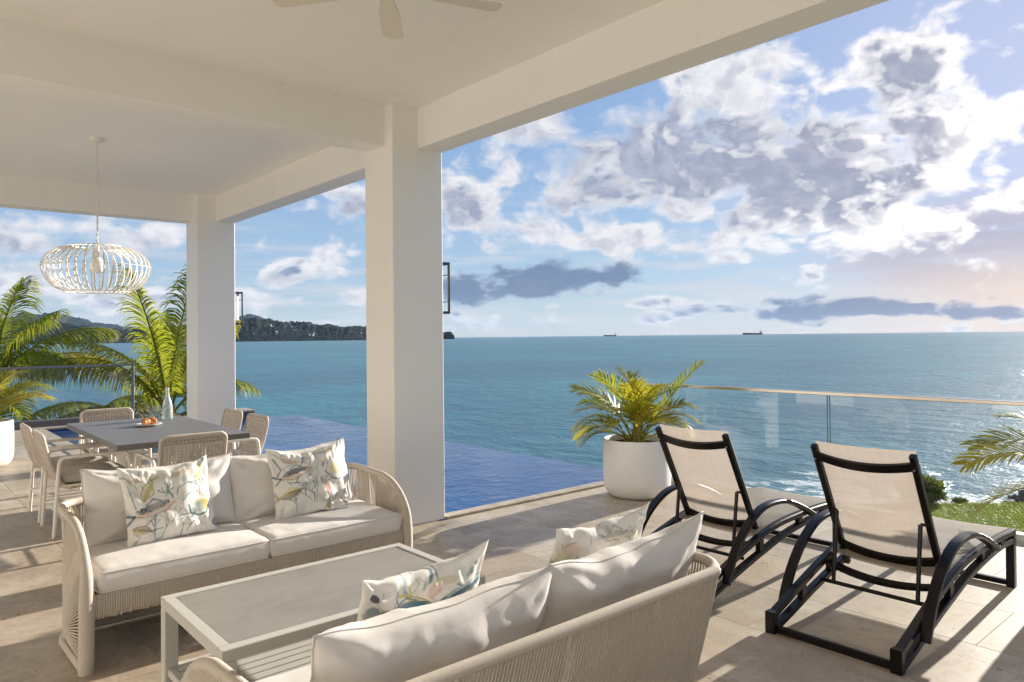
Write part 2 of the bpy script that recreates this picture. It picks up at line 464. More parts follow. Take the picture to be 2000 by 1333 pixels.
MAT['coco'] = mk_leaf('coconut_leaf', (0.12, 0.165, 0.014), (0.34, 0.36, 0.035), (0.54, 0.47, 0.05), 0.5, 0.85)
MAT['coco_dry'] = mk_leaf('drying_palm_leaf', (0.22, 0.17, 0.045), (0.38, 0.30, 0.085), (0.44, 0.34, 0.12), 0.45, 0.6)
MAT['areca'] = mk_leaf('areca_leaf', (0.13, 0.165, 0.016), (0.30, 0.31, 0.03), (0.52, 0.42, 0.035), 0.48, 0.75)
MAT['areca_gold'] = mk_leaf('areca_yellow_leaf', (0.28, 0.28, 0.025), (0.42, 0.37, 0.04), (0.52, 0.39, 0.04), 0.45, 0.7)
MAT['shrub'] = mk_leaf('shrub_leaf', (0.03, 0.06, 0.012), (0.07, 0.115, 0.02), (0.13, 0.15, 0.03), 0.3, 0.5)
MAT['grass'] = mk_leaf('lawn_blade', (0.10, 0.17, 0.012), (0.15, 0.235, 0.02), (0.24, 0.27, 0.04), 0.45, 0.3)
MAT['stem'] = simple('palm_stem', (0.22, 0.20, 0.05), 0.6, var=0.4, nscale=20)
MAT['trunk'] = simple('palm_trunk', (0.16, 0.115, 0.075), 0.9, var=0.35, nscale=14, bumps=(22, 0.7, 0.03))
MAT['lawn_base'] = simple('lawn_soil_green', (0.085, 0.14, 0.018), 0.95, var=0.2, nscale=5)


def mk_glass(name, tint=(0.93, 0.97, 0.96), rough=0.0, fr=1.0):
    mt, h, b = new_mat(name)
    nt = mt.node_tree
    nt.nodes.remove(b)
    tr = h.node('ShaderNodeBsdfTransparent'); tr.inputs[0].default_value = (*tint, 1)
    gl = h.node('ShaderNodeBsdfGlossy'); gl.inputs['Roughness'].default_value = rough
    lw = h.node('ShaderNodeLayerWeight'); lw.inputs[0].default_value = 0.5
    fr_ = h.M('MULTIPLY_ADD', h.M('POWER', lw.outputs['Facing'], 4.6), 0.92, 0.045)
    t = h.node('ShaderNodeTexCoord')
    sm = h.noise(t.outputs['Object'], 2.0, 4.0)
    mx = h.node('ShaderNodeMixShader')
    h.put(mx.inputs[0], h.M('MULTIPLY', fr_, h.smooth(sm, 0.2, 0.8, 0.9*fr, 1.1*fr), clamp=True))
    nt.links.new(tr.outputs[0], mx.inputs[1]); nt.links.new(gl.outputs[0], mx.inputs[2])
    nt.links.new(mx.outputs[0], nt.nodes['Material Output'].inputs[0])
    return mt


MAT['glass'] = mk_glass('clear_balustrade_glass', (0.95, 0.975, 0.97), fr=1.15)
MAT['tumbler'] = mk_glass('clear_tumbler_glass', (0.985, 0.99, 0.995), 0.03, fr=1.5)
MAT['drink'] = mk_glass('still_drinking_water', (0.90, 0.95, 0.985), 0.02, fr=0.8)
MAT['glass_edge'] = simple('green_glass_edge', (0.10, 0.20, 0.20), 0.15, var=0.1)


def mk_bottle():
    mt, h, b = new_mat('frosted_aqua_bottle')
    t = h.node('ShaderNodeTexCoord')
    n = h.noise(t.outputs['Object'], 45, 3.0)
    h.put(b.inputs['Base Color'], h.mix(n, (0.60, 0.68, 0.67), (0.80, 0.84, 0.83)))
    b.inputs['Roughness'].default_value = 0.25
    tr = h.node('ShaderNodeBsdfTransparent'); tr.inputs[0].default_value = (0.88, 0.95, 0.95, 1)
    mx = h.node('ShaderNodeMixShader')
    h.put(mx.inputs[0], h.smooth(n, 0.35, 0.65, 0.42, 0.66))
    L = mt.node_tree.links
    L.new(b.outputs[0], mx.inputs[1]); L.new(tr.outputs[0], mx.inputs[2])
    L.new(mx.outputs[0], mt.node_tree.nodes['Material Output'].inputs[0])
    return mt


MAT['bottle'] = mk_bottle()


def water_surface(mt, h, b, colr, normal, rough, f0, cap, power=4.0, foam=None):
    """body colour of the water plus the sky mirrored in its small waves"""
    nt = mt.node_tree
    b.inputs['Specular IOR Level'].default_value = 0.0
    h.put(b.inputs['Base Color'], colr)
    b.inputs['Roughness'].default_value = 1.0
    h.put(b.inputs['Normal'], normal)
    gl = h.node('ShaderNodeBsdfGlossy')
    h.put(gl.inputs['Roughness'], rough)
    h.put(gl.inputs['Normal'], normal)
    lw = h.node('ShaderNodeLayerWeight'); lw.inputs[0].default_value = 0.5
    h.put(lw.inputs['Normal'], normal)
    f = h.M('MULTIPLY_ADD', h.M('POWER', lw.outputs['Facing'], power), cap, f0)
    if foam is not None:
        f = h.M('MULTIPLY', f, h.M('SUBTRACT', 1.0, foam))
    mx = h.node('ShaderNodeMixShader')
    h.put(mx.inputs[0], h.M('MINIMUM', f, 0.9))
    nt.links.new(b.outputs[0], mx.inputs[1]); nt.links.new(gl.outputs[0], mx.inputs[2])
    nt.links.new(mx.outputs[0], nt.nodes['Material Output'].inputs[0])


def mk_pool():
    mt, h, b = new_mat('pool_water')
    g = h.node('ShaderNodeNewGeometry')
    p = g.outputs['Position']
    br = h.node('ShaderNodeTexBrick', offset=0.0, squash=1.0)
    h.put(br.inputs['Vector'], p)
    br.inputs['Scale'].default_value = 1.0
    br.inputs['Brick Width'].default_value = 0.05
    br.inputs['Row Height'].default_value = 0.05
    br.inputs['Mortar Size'].default_value = 0.004
    n = h.noise(p, 0.8, 3.0)
    c = h.mix(n, (0.003, 0.048, 0.170), (0.007, 0.085, 0.255))
    a1 = h.noise(h.V('MULTIPLY', p, (1.0, 1.25, 1.0)), 5.5, 4.0, 0.55, 0.6)
    a2 = h.noise(p, 17.0, 3.0, 0.55, 0.4)
    a3 = h.noise(p, 1.3, 3.0, 0.5)
    hh = h.M('ADD', h.M('MULTIPLY', a1, h.smooth(a3, 0.3, 0.7, 0.45, 1.25)), h.M('MULTIPLY', a2, 0.22))
    water_surface(mt, h, b, c, h.bump(hh, 0.20, 0.06), 0.05, 0.015, 1.25, 6.0)
    return mt


def mk_sea():
    mt, h, b = new_mat('sea_water')
    g = h.node('ShaderNodeNewGeometry')
    p = g.outputs['Position']
    x, y, z = h.sep(p)
    big = h.noise(p, 0.010, 4.0, 0.6)
    mid = h.noise(h.V('MULTIPLY', p, (0.6, 1.0, 1.0)), 0.05, 4.0, 0.6)
    c = h.mix(h.smooth(big, 0.3, 0.7), (0.010, 0.138, 0.182), (0.022, 0.215, 0.245))
    c = h.mix(h.smooth(mid, 0.35, 0.7, 0.0, 0.55), c, (0.012, 0.090, 0.140))
    streak = h.noise(h.V('MULTIPLY', p, (0.0035, 0.020, 1.0)), 1.0, 5.0, 0.6, 0.4)
    c = h.mix(h.smooth(streak, 0.48, 0.68, 0.0, 0.55), c, (0.008, 0.080, 0.125))
    # surf near the shore: patches of white water
    band = h.smooth(h.M('ADD', x, h.M('MULTIPLY', h.M('SUBTRACT', y, 10.0), 0.25)), 50.0, 36.0)
    fn = h.noise(h.V('MULTIPLY', p, (1.0, 0.75, 1.0)), 0.55, 8.0, 0.68, 1.1)
    fm = h.noise(p, 0.16, 3.0, 0.5)
    foam = h.smooth(h.M('ADD', h.M('ADD', fn, h.M('MULTIPLY', h.M('SUBTRACT', fm, 0.5), 0.5)), h.M('MULTIPLY', band, 0.11)), 0.61, 0.72)
    foam = h.M('MULTIPLY', foam, h.smooth(band, 0.05, 0.45))
    foam = h.M('MULTIPLY', foam, h.smooth(h.M('ADD', y, h.M('MULTIPLY', h.M('SUBTRACT', fm, 0.5), 10.0)), 23.0, 17.0))
    foam = h.M('MULTIPLY', foam, h.smooth(x, 20.0, 26.0))
    w1 = h.noise(h.V('MULTIPLY', p, (1.0, 0.7, 1.0)), 0.32, 5.0, 0.62, 0.4)
    w2 = h.noise(h.V('MULTIPLY', p, (1.0, 0.8, 1.0)), 1.9, 5.0, 0.62, 0.3)
    w3 = h.noise(h.V('MULTIPLY', p, (1.0, 0.8, 1.0)), 0.06, 3.0, 0.5)
    hh = h.M('ADD', h.M('MULTIPLY', w1, 0.9), h.M('ADD', h.M('MULTIPLY', w2, 0.22), h.M('MULTIPLY', w3, 1.2)))
    hh = h.M('ADD', hh, h.M('MULTIPLY', foam, 0.12))
    water_surface(mt, h, b, h.mix(foam, c, (0.75, 0.77, 0.77)), h.bump(hh, 0.55, 0.9), 0.30, 0.02, 0.46, 3.0, foam)
    return mt


MAT['pool'] = mk_pool()
MAT['sea'] = mk_sea()


def mk_pooltile():
    mt, h, b = new_mat('blue_mosaic_tile')
    g = h.node('ShaderNodeNewGeometry')
    br = h.node('ShaderNodeTexBrick', offset=0.0)
    t = h.node('ShaderNodeTexCoord')
    h.put(br.inputs['Vector'], t.outputs['Object'])
    br.inputs['Scale'].default_value = 1.0
    br.inputs['Brick Width'].default_value = 0.05
    br.inputs['Row Height'].default_value = 0.05
    br.inputs['Mortar Size'].default_value = 0.003
    br.inputs['Color1'].default_value = (0.006, 0.02, 0.10, 1)
    br.inputs['Color2'].default_value = (0.01, 0.035, 0.16, 1)
    br.inputs['Mortar'].default_value = (0.06, 0.08, 0.14, 1)
    h.put(b.inputs['Base Color'], br.outputs[0])
    b.inputs['Roughness'].default_value = 0.2
    return mt


MAT['pooltile'] = mk_pooltile()


def mk_hill():
    mt, h, b = new_mat('forested_hillside')
    g = h.node('ShaderNodeNewGeometry')
    p = g.outputs['Position']
    n = h.noise(p, 0.018, 6.0, 0.65)
    n2 = h.noise(p, 0.0035, 4.0, 0.6)
    c = h.mix(h.smooth(n, 0.35, 0.65), (0.004, 0.009, 0.011), (0.014, 0.023, 0.018))
    c = h.mix(h.smooth(n2, 0.45, 0.65, 0.0, 0.6), c, (0.020, 0.030, 0.019))
    h.put(b.inputs['Base Color'], c)
    b.inputs['Roughness'].default_value = 0.95
    b.inputs['Specular IOR Level'].default_value = 0.1
    h.put(b.inputs['Normal'], h.bump(n, 1.0, 30.0))
    return mt


MAT['hill'] = mk_hill()


# ------------------------------------------------------------------ mesh builder
class MB:
    def __init__(s):
        s.v = []; s.f = []; s.sm = []
    def add(s, vs, fs, smooth=False):
        o = len(s.v)
        s.v.extend(vs)
        s.f.extend([tuple(i+o for i in f) for f in fs])
        s.sm.extend([smooth]*len(fs))
    def box(s, x0, x1, y0, y1, z0, z1, b=0.0, mat=None):
        if b <= 0:
            vs = [(x, y, z) for x in (x0, x1) for y in (y0, y1) for z in (z0, z1)]
            fs = [(0, 1, 3, 2), (4, 6, 7, 5), (0, 4, 5, 1), (2, 3, 7, 6), (0, 2, 6, 4), (1, 5, 7, 3)]
        else:
            bm = bmesh.new()
            bmesh.ops.create_cube(bm, size=1.0)
            for v in bm.verts:
                v.co = Vector((x0 if v.co.x < 0 else x1, y0 if v.co.y < 0 else y1, z0 if v.co.z < 0 else z1))
            bmesh.ops.bevel(bm, geom=bm.edges[:], offset=b, segments=2 if b > 0.006 else 1, profile=0.5, affect='EDGES')
            bm.verts.index_update()
            vs = [tuple(v.co) for v in bm.verts]
            fs = [tuple(v.index for v in f.verts) for f in bm.faces]
            bm.free()
        if mat is not None:
            vs = [tuple(mat @ Vector(v)) for v in vs]
        s.add(vs, fs)
        return s
    def tube(s, pts, r, n=8, cap=True, closed=False, smooth=True, flat=1.0):
        pts = [Vector(p) for p in pts]
        N = len(pts)
        rr = r if hasattr(r, '__len__') else [r]*N
        vs = []
        prev = None
        for i, p in enumerate(pts):
            if closed:
                t = (pts[(i+1) % N]-pts[i-1])
            else:
                t = pts[min(i+1, N-1)]-pts[max(i-1, 0)]
            t = t.normalized() if t.length > 1e-9 else Vector((0, 0, 1))
            if prev is None:
                a = Vector((0, 0, 1)) if abs(t.z) < 0.9 else Vector((1, 0, 0))
                u = t.cross(a).normalized()
            else:
                u = (prev-t*prev.dot(t))
                u = u.normalized() if u.length > 1e-6 else t.orthogonal().normalized()
            prev = u
            v2 = t.cross(u)
            for k in range(n):
                a = 2*math.pi*k/n
                q = p+(u*math.cos(a)+v2*math.sin(a)*flat)*rr[i]
                vs.append(tuple(q))
        fs = []
        for i in range(N if closed else N-1):
            for k in range(n):
                a = i*n+k; b2 = i*n+(k+1) % n
                c = ((i+1) % N)*n+(k+1) % n; d2 = ((i+1) % N)*n+k
                fs.append((a, b2, c, d2))
        s.add(vs, fs, smooth)
        if cap and not closed:
            s.add([vs[k] for k in range(n)], [tuple(reversed(range(n)))])
            s.add([vs[(N-1)*n+k] for k in range(n)], [tuple(range(n))])
        return s
    def lathe(s, prof, n=32, c=(0, 0, 0), smooth=True):
        vs = []
        for r, z in prof:
            for k in range(n):
                a = 2*math.pi*k/n
                vs.append((c[0]+r*math.cos(a), c[1]+r*math.sin(a), c[2]+z))
        fs = []
        for i in range(len(prof)-1):
            for k in range(n):
                fs.append((i*n+k, i*n+(k+1) % n, (i+1)*n+(k+1) % n, (i+1)*n+k))
        s.add(vs, fs, smooth)
        return s
    def bar(s, pts, wy, h, y0=0.0):
        """rectangular section swept along a path of (x, z) at width wy in y"""
        N = len(pts)
        vs = []
        for i in range(N):
            a = Vector(pts[max(i-1, 0)]); b2 = Vector(pts[min(i+1, N-1)])
            t = (b2-a).normalized(); nn = Vector((-t.y, t.x))
            p = Vector(pts[i])
            e = min(wy, h)*0.16
            hw, hh = wy/2, h/2
            sec = [(-hw+e, hh), (hw-e, hh), (hw, hh-e), (hw, -hh+e), (hw-e, -hh), (-hw+e, -hh), (-hw, -hh+e), (-hw, hh-e)]
            for (yy, zz) in sec:
                q = p+nn*zz
                vs.append((q.x, y0+yy, q.y))
        fs = []
        for i in range(N-1):
            for k in range(8):
                fs.append((i*8+k, i*8+(k+1) % 8, (i+1)*8+(k+1) % 8, (i+1)*8+k))
        fs.append(tuple(reversed(range(8))))
        fs.append(tuple((N-1)*8+k for k in range(8)))
        s.add(vs, fs)
        return s
    def mesh(s, name, mat):
        me = bpy.data.meshes.new(name)
        me.from_pydata([tuple(v) for v in s.v], [], s.f)
        me.polygons.foreach_set('use_smooth', s.sm)
        me.materials.append(mat if not isinstance(mat, str) else MAT[mat])
        bm = bmesh.new(); bm.from_mesh(me)
        bmesh.ops.recalc_face_normals(bm, faces=bm.faces[:])
        bm.to_mesh(me); bm.free()
        me.update()
        return me
    def build(s, name, mat, parent=None, loc=None, rot=None):
        return link(name, s.mesh(name, mat), parent, loc, rot)


def link(name, me, parent=None, loc=None, rot=None):
    o = bpy.data.objects.new(name, me)
    COL.objects.link(o)
    if parent is not None:
        o.parent = parent
    if loc is not None:
        o.location = loc
    if rot is not None:
        o.rotation_euler = rot
    return o


def tag(o, label=None, cat=None, group=None, kind=None):
    if label: o['label'] = label
    if cat: o['category'] = cat
    if group: o['group'] = group
    if kind: o['kind'] = kind
    return o


def thing(name, label, cat, loc=(0, 0, 0), rz=0.0, group=None):
    o = bpy.data.objects.new(name, None)
    COL.objects.link(o)
    o.location = loc
    o.rotation_euler = (0, 0, rz)
    o.empty_display_size = 0.1
    return tag(o, label, cat, group)


def copy_tree(o, label=None, loc=None, rz=None):
    c = o.copy(); COL.objects.link(c)
    for ch in list(o.children):
        p = ch.copy(); COL.objects.link(p); p.parent = c
        for g in list(ch.children):
            q = g.copy(); COL.objects.link(q); q.parent = p
    if label: c['label'] = label
    if loc is not None: c.location = loc
    if rz is not None: c.rotation_euler = (0, 0, rz)
    return c


def spline(pts, n=8):
    """Catmull-Rom through points of any dimension"""
    P_ = [np.array(p, float) for p in pts]
    P_ = [2*P_[0]-P_[1]]+P_+[2*P_[-1]-P_[-2]]
    out = []
    for i in range(1, len(P_)-2):
        for k in range(n):
            t = k/n
            a, b, c, d_ = P_[i-1], P_[i], P_[i+1], P_[i+2]
            out.append(tuple(0.5*((2*b)+(-a+c)*t+(2*a-5*b+4*c-d_)*t*t+(-a+3*b-3*c+d_)*t**3)))
    out.append(tuple(P_[-2]))
    return out


# ================================================================== SETTING
# sea
sea = MB()
S0 = 15000
sea.add([(-S0, -S0, -6), (S0, -S0, -6), (S0, S0, -6), (-S0, S0, -6)], [(0, 1, 2, 3)])
o = sea.build('sea', 'sea'); tag(o, kind='structure')

# far hills: ridges given by bearing (degrees from +Y) and height angle, at their own distances
def ridge(name, prof, d0, d1, d2, seed, rough=0.10, rows=14, step=0.12):
    mb = MB()
    a0, a1 = prof[0][0], prof[-1][0]
    n = int((a1-a0)/step)+1
    az_ = np.linspace(a0, a1, n)
    hh = np.interp(az_, [p[0] for p in prof], [p[1] for p in prof])
    vs = []
    for j in range(rows):
        t = j/(rows-1)
        for i in range(n):
            a = R(az_[i])
            ridge_t = 0.72
            dist = d0+(d1-d0)*min(t/ridge_t, 1)+(d2-d1)*max(0, (t-ridge_t)/(1-ridge_t))
            dist += 60*mn.noise(Vector((az_[i]*0.35, seed, t*3)))*(0.3+t)
            H = math.tan(R(hh[i]))*d1+7.5
            k = (math.sin(min(t/ridge_t, 1)*math.pi/2)**0.85) if t <= ridge_t else 1-((t-ridge_t)/(1-ridge_t))**1.2
            z = H*k*(1+rough*1.6*mn.fractal(Vector((az_[i]*1.1, t*4, seed)), 0.8, 2.2, 5)*min(1, t*3))
            z += 7*mn.fractal(Vector((az_[i]*5.0, t*9, seed+9)), 0.7, 2.1, 3)*min(1, t*4)*(1 if t < .99 else 0)
            vs.append((dist*math.sin(a), dist*math.cos(a), -6.5+max(0.0 if t < .01 else 1.0, z)))
    fs = [(j*n+i, j*n+i+1, (j+1)*n+i+1, (j+1)*n+i) for j in range(rows-1) for i in range(n-1)]
    mb.add(vs, fs, True)
    o = mb.build(name, 'hill')
    tag(o, kind='structure')
    return o


ridge('headland', [(-14, 1.3), (-5, 1.6), (2, 1.35), (6, 1.35), (9, 1.15), (12, 0.75), (14, 0.8), (17, 1.15), (19, 1.4), (20.6, 1.55), (22, 1.45),
                   (24.5, 1.22), (27, 0.98), (29.6, 0.88), (32, 0.62), (34, 0.32), (34.8, 0.02)], 2750, 3250, 4000, 1.0)
ridge('islet', [(35.3, 0.02), (35.45, 0.36), (35.7, 0.46), (36.0, 0.44), (36.25, 0.30), (36.42, 0.02)], 2900, 2960, 3050, 2.0, 0.05, 8, 0.03)
ridge('distant_mountain', [(2, 0.5), (5, 1.35), (7.5, 1.95), (8.6, 1.9), (10.5, 1.5), (13, 1.0), (16, 0.8), (19, 1.0), (20.4, 1.55), (21.2, 1.95), (22.1, 1.75), (23, 1.2), (25, 0.3)],
      8500, 9500, 11000, 5.0)
# pale houses dotted over the headland
mb = MB()
for k in range(60):
    a = R(random.uniform(17, 33.5)); dd_ = random.uniform(2820, 3150)
    t = (dd_-2750)/500
    hh_ = math.tan(R(np.interp(math.degrees(a), [17, 20.6, 24.5, 29.6, 34], [1.1, 1.5, 1.2, .88, .3])))*3250
    z = -6+hh_*math.sin(min(1, t)*math.pi/2)**0.85*random.uniform(0.95, 1.05)
    x, y = dd_*math.sin(a), dd_*math.cos(a)
    sx, sy, sz = random.uniform(2.5, 6), random.uniform(2.5, 5), random.uniform(2, 4)
    Rz = Matrix.Translation((x, y, z)) @ Matrix.Rotation(random.uniform(0, 3), 4, 'Z')
    mb.box(-sx, sx, -sy, sy, -6, sz, mat=Rz)
    mb.add([tuple(Rz @ Vector(q)) for q in ((-sx-1, -sy-1, sz), (sx+1, -sy-1, sz), (sx+1, sy+1, sz), (-sx-1, sy+1, sz), (-sx, 0, sz+3), (sx, 0, sz+3))],
           [(0, 1, 5, 4), (2, 3, 4, 5), (1, 2, 5), (3, 0, 4)])
o = mb.build('hillside_houses', 'housewall'); tag(o, 'pale houses scattered over the dark green headland across the bay', 'houses', kind='stuff')

# land under and beside the terrace: sheet sloping to the shore
LE = [(3.5, 8.7), (6.1, 6.3), (7.0, 5.4), (7.9, 4.55), (8.75, 3.72), (9.4, 3.12), (10.0, 2.52), (10.8, 1.73), (12.0, 0.6), (13.5, -1.5), (15, -6)]
mb = MB()
rows = [(0.0, -0.5), (0.25, -0.62), (0.9, -1.6), (2.2, -3.4), (4.0, -5.2), (7.0, -6.6)]
E_ = spline(LE, 8)
vs = []
for (off, z) in rows:
    for i, p in enumerate(E_):
        q0 = E_[max(i-1, 0)]; q1 = E_[min(i+1, len(E_)-1)]
        tx, ty = q1[0]-q0[0], q1[1]-q0[1]
        L_ = math.hypot(tx, ty)
        nx, ny = -ty/L_*-1, tx/L_*-1
        nx, ny = (-ty/L_, tx/L_)
        if nx < 0: nx, ny = -nx, -ny
        jit = mn.fractal(Vector((p[0]*1.3, p[1]*1.3, z)), 0.8, 2, 4)*min(1, off)*0.25
        vs.append((p[0]+nx*(off+jit), p[1]+ny*(off+jit), z+jit*0.5*min(1, off)))
n = len(E_)
fs = [(j*n+i, j*n+i+1, (j+1)*n+i+1, (j+1)*n+i) for j in range(len(rows)-1) for i in range(n-1)]
mb.add(vs, fs, True)
o = mb.build('shore_slope', 'rock'); tag(o, kind='structure')
mb = MB()
poly = [(p[0], p[1], -0.5) for p in E_]
base = [(6.22, p[1], -0.5) if p[0] > 6.22 else (p[0]-.05, p[1], -0.5) for p in E_]
nn_ = len(poly)
mb.add(poly+base, [(i, i+1, nn_+i+1, nn_+i) for i in range(nn_-1)])
o = mb.build('lawn', 'lawn_base'); tag(o, kind='structure')
# grass blades
mb = MB()
rg = random.Random(3)
Ex = [p[0] for p in E_]; Ey = [p[1] for p in E_]
cnt = 0
vs, fs = [], []
while cnt < 120000:
    x = rg.uniform(6.3, 12.5); y = rg.uniform(0.2, 4.4)
    xe = np.interp(-y, [-q for q in Ey], Ex)
    if x > xe+0.05: continue
    h_ = rg.uniform(0.015, 0.032)*(1.0+0.5*mn.noise(Vector((x*1.2, y*1.2, 0))))
    a = rg.uniform(0, 6.28); wd = 0.0026
    lx, ly = rg.gauss(0, .02), rg.gauss(0, .02)
    k = len(vs)
    vs += [(x-wd*math.cos(a), y-wd*math.sin(a), -.5), (x+wd*math.cos(a), y+wd*math.sin(a), -.5), (x+lx, y+ly, -.5+h_)]
    fs.append((k, k+1, k+2))
    cnt += 1
mb.add(vs, fs)
me = bpy.data.meshes.new('lawn_grass'); me.from_pydata(mb.v, [], mb.f); me.materials.append(MAT['grass'])
o = link('lawn_grass', me); tag(o, 'short sunlit green grass of the lawn beyond the glass rail', 'grass', kind='stuff')

# low ground beyond the pool where the palms root
mb = MB()
nx_, ny_ = 30, 22
vs = []
for j in range(ny_):
    for i in range(nx_):
        x = -16+i*0.95; y = 15.3+j*0.75
        e = max(0, (x-5.5)/6)+max(0, (y-19.5)/9)
        z = -1.35-4.9*min(1.1, e)**1.1+0.25*mn.fractal(Vector((x*.5, y*.5, 2)), .8, 2, 4)
        vs.append((x, y, z))
mb.add(vs, [(j*nx_+i, j*nx_+i+1, (j+1)*nx_+i+1, (j+1)*nx_+i) for j in range(ny_-1) for i in range(nx_-1)], True)
o = mb.build('ground', 'soil'); tag(o, kind='structure')

# masonry base of the terrace
mb = MB()
mb.box(-8, 6.30, -6, 4.93, -6.5, -0.05)
mb.box(-8, 3.50, 4.93, 10.36, -6.5, -0.05)
mb.box(-8, 2.08, 10.36, 15.25, -6.5, -0.05)
mb.box(3.50, 6.30, 4.93, 14.1, -6.5, -1.5)
mb.box(2.08, 3.50, 10.36, 14.8, -6.5, -1.5)
mb.box(2.08, 5.6, 14.8, 15.25, -6.5, -0.05)
o = mb.build('terrace_base', 'plaster'); tag(o, kind='structure')

# travertine floor: every tile an object with its own edges and tone
floor = MB()
floor.box(-8, 6.30, -6, 4.92, -0.049, -0.003)
floor.box(-8, 3.46, 4.925, 10.34, -0.049, -0.003)
floor.box(-8, 2.06, 10.345, 14.9, -0.049, -0.003)
floor = floor.build('terrace_floor', 'grout'); tag(floor, 'honed travertine terrace floor in staggered slabs', kind='structure')
TW, TL, GAP = 0.5933, 1.19, 0.0024
tile_cache = {}
def tile(x0, x1, y0, y1):
    if x1-x0 < 0.03 or y1-y0 < 0.03: return
    key = (round(x1-x0, 3), round(y1-y0, 3))
    if key not in tile_cache:
        w_, l_ = key
        m_ = MB(); m_.box(GAP/2, w_-GAP/2, GAP/2, l_-GAP/2, -0.03, 0.0, 0.0006)
        tile_cache[key] = m_.mesh('tile', 'travertine')
    link('tile', tile_cache[key], floor, (x0, y0, random.uniform(-0.0003, 0.0003)))
def lay(xa, xb, ya, yb):
    i0 = math.floor((xa-3.367)/TW)
    x = 3.367+i0*TW; i = i0
    while x < xb-1e-6:
        off = 3.585 + (0.0 if i % 2 else TL*0.5) + (TL*0.22 if i % 3 == 0 else 0)
        y = off+math.floor((ya-off)/TL)*TL
        while y < yb-1e-6:
            tile(max(x, xa), min(x+TW, xb), max(y, ya), min(y+TL, yb))
            y += TL
        x += TW; i += 1
lay(-1.4, 6.2, -0.4, 4.90)
lay(-0.7, 3.44, 4.90, 10.2)
lay(-0.3, 1.90, 10.2, 14.45)
tile_w = bpy.data.objects.get('terrace_floor')

# pool
pool = thing('pool', 'blue infinity pool behind the columns with pale stone coping', 'swimming pool')
mb = MB()
mb.box(3.44, 3.50, 5.02, 10.3, -1.49, -0.02); mb.box(2.0, 2.08, 10.36, 14.72, -1.49, -0.02)
mb.box(2.08, 3.44, 10.3, 10.36, -1.49, -0.02); mb.box(6.28, 6.34, 4.95, 14.06, -1.49, -0.047); mb.box(3.5, 6.28, 14.0, 14.06, -1.49, -0.047)
mb.box(2.08, 3.5, 14.72, 14.78, -1.49, -0.02); mb.box(3.50, 6.28, 4.93, 4.985, -1.49, -0.02)
mb.box(3.50, 3.56, 14.06, 14.72, -1.49, -0.047)
mb.build('basin', 'pooltile', pool)
mb = MB()
def sheet(x0, x1, y0, y1, z):
    mb.add([(x0, y0, z), (x1, y0, z), (x1, y1, z), (x0, y1, z)], [(0, 1, 2, 3)])
sheet(3.5, 6.335, 4.985, 14.055, -0.042); sheet(2.08, 3.5, 10.36, 14.72, -0.0422)
mb.build('pool_water', 'pool', pool)
def coping(x0, x1, y0, y1, z0, z1, axis, L_=0.59):
    a, b_ = (x0, x1) if axis == 'x' else (y0, y1)
    n_ = max(1, round((b_-a)/L_)); st = (b_-a)/n_
    for k in range(n_):
        p, q = a+k*st+0.0015, a+(k+1)*st-0.0015
        m_ = MB()
        if axis == 'x': m_.box(0, q-p, 0, y1-y0, 0, z1-z0, 0.004)
        else: m_.box(0, x1-x0, 0, q-p, 0, z1-z0, 0.004)
        m_.build('coping_stone', 'travertine', pool, (p, y0, z0) if axis == 'x' else (x0, p, z0))
coping(3.53, 6.28, 4.905, 5.02, -0.02, 0.022, 'x')
coping(3.44, 3.58, 5.37, 9.60, -0.02, 0.012, 'y', 1.0)
coping(1.90, 3.44, 10.20, 10.40, -0.02, 0.012, 'x', 0.8)
coping(1.90, 2.12, 10.42, 14.70, -0.02, 0.012, 'y', 1.0)
coping(1.90, 5.4, 14.70, 14.95, -0.02, 0.014, 'x', 1.0)

kerb = MB()
kerb.box(-6, 3.7, 15.0, 15.22, -0.04, 0.12, 0.006)
o = kerb.build('stone_kerb', 'stone_dark'); tag(o, 'low dark grey stone kerb behind the pool under the glass screen', 'kerb wall')
blk = thing('spa_block', 'small blue tiled pool block with pale stone cap at the far pool corner', 'pool block', (5.55, 14.45, 0))
mb = MB(); mb.box(-0.55, -0.03, -0.35, 0.22, -1.4, 0.085); mb.build('tiled_wall', 'pooltile', blk)
mb = MB(); mb.box(-0.58, 0.0, -0.38, 0.25, 0.0855, 0.125, 0.006); mb.build('cap', 'travertine', blk)

# ------------------------------------------------------------------ covered porch
porch = thing('porch', 'white plastered porch roof with deep beams on two square columns', 'porch')
def P_box(name, *a, b=0.006):
    m_ = MB(); m_.box(*a, b); return m_.build(name, 'plaster', porch)
# tops run up into the slab and beam ends into the columns, so the plaster meets without open joints
for y0, y1 in ((4.93, 5.36), (9.62, 10.06), (0.05, 0.48)):
    P_box('column', 3.045, 3.525, y0, y1, 0.0, 3.42)
for y0, y1 in ((0.465, 4.945), (-4.0, 0.065), (5.345, 9.635)):
    P_box('beam', 3.285, 3.522, y0, y1, 3.035, 3.40)
for y0, y1 in ((5.045, 5.30), (9.80, 10.057), (0.17, 0.42)):
    P_box('beam', -2.62, 3.06, y0, y1, 3.037, 3.41)
m_ = MB(); m_.box(-6.0, 3.53, -4.0, 10.065, 3.3605, 3.62); m_.build('ceiling', 'plaster', porch)
m_ = MB(); m_.box(-2.85, -2.6, -4.0, 10.0, 0.0, 3.43); m_.build('house_wall', 'plaster', porch)

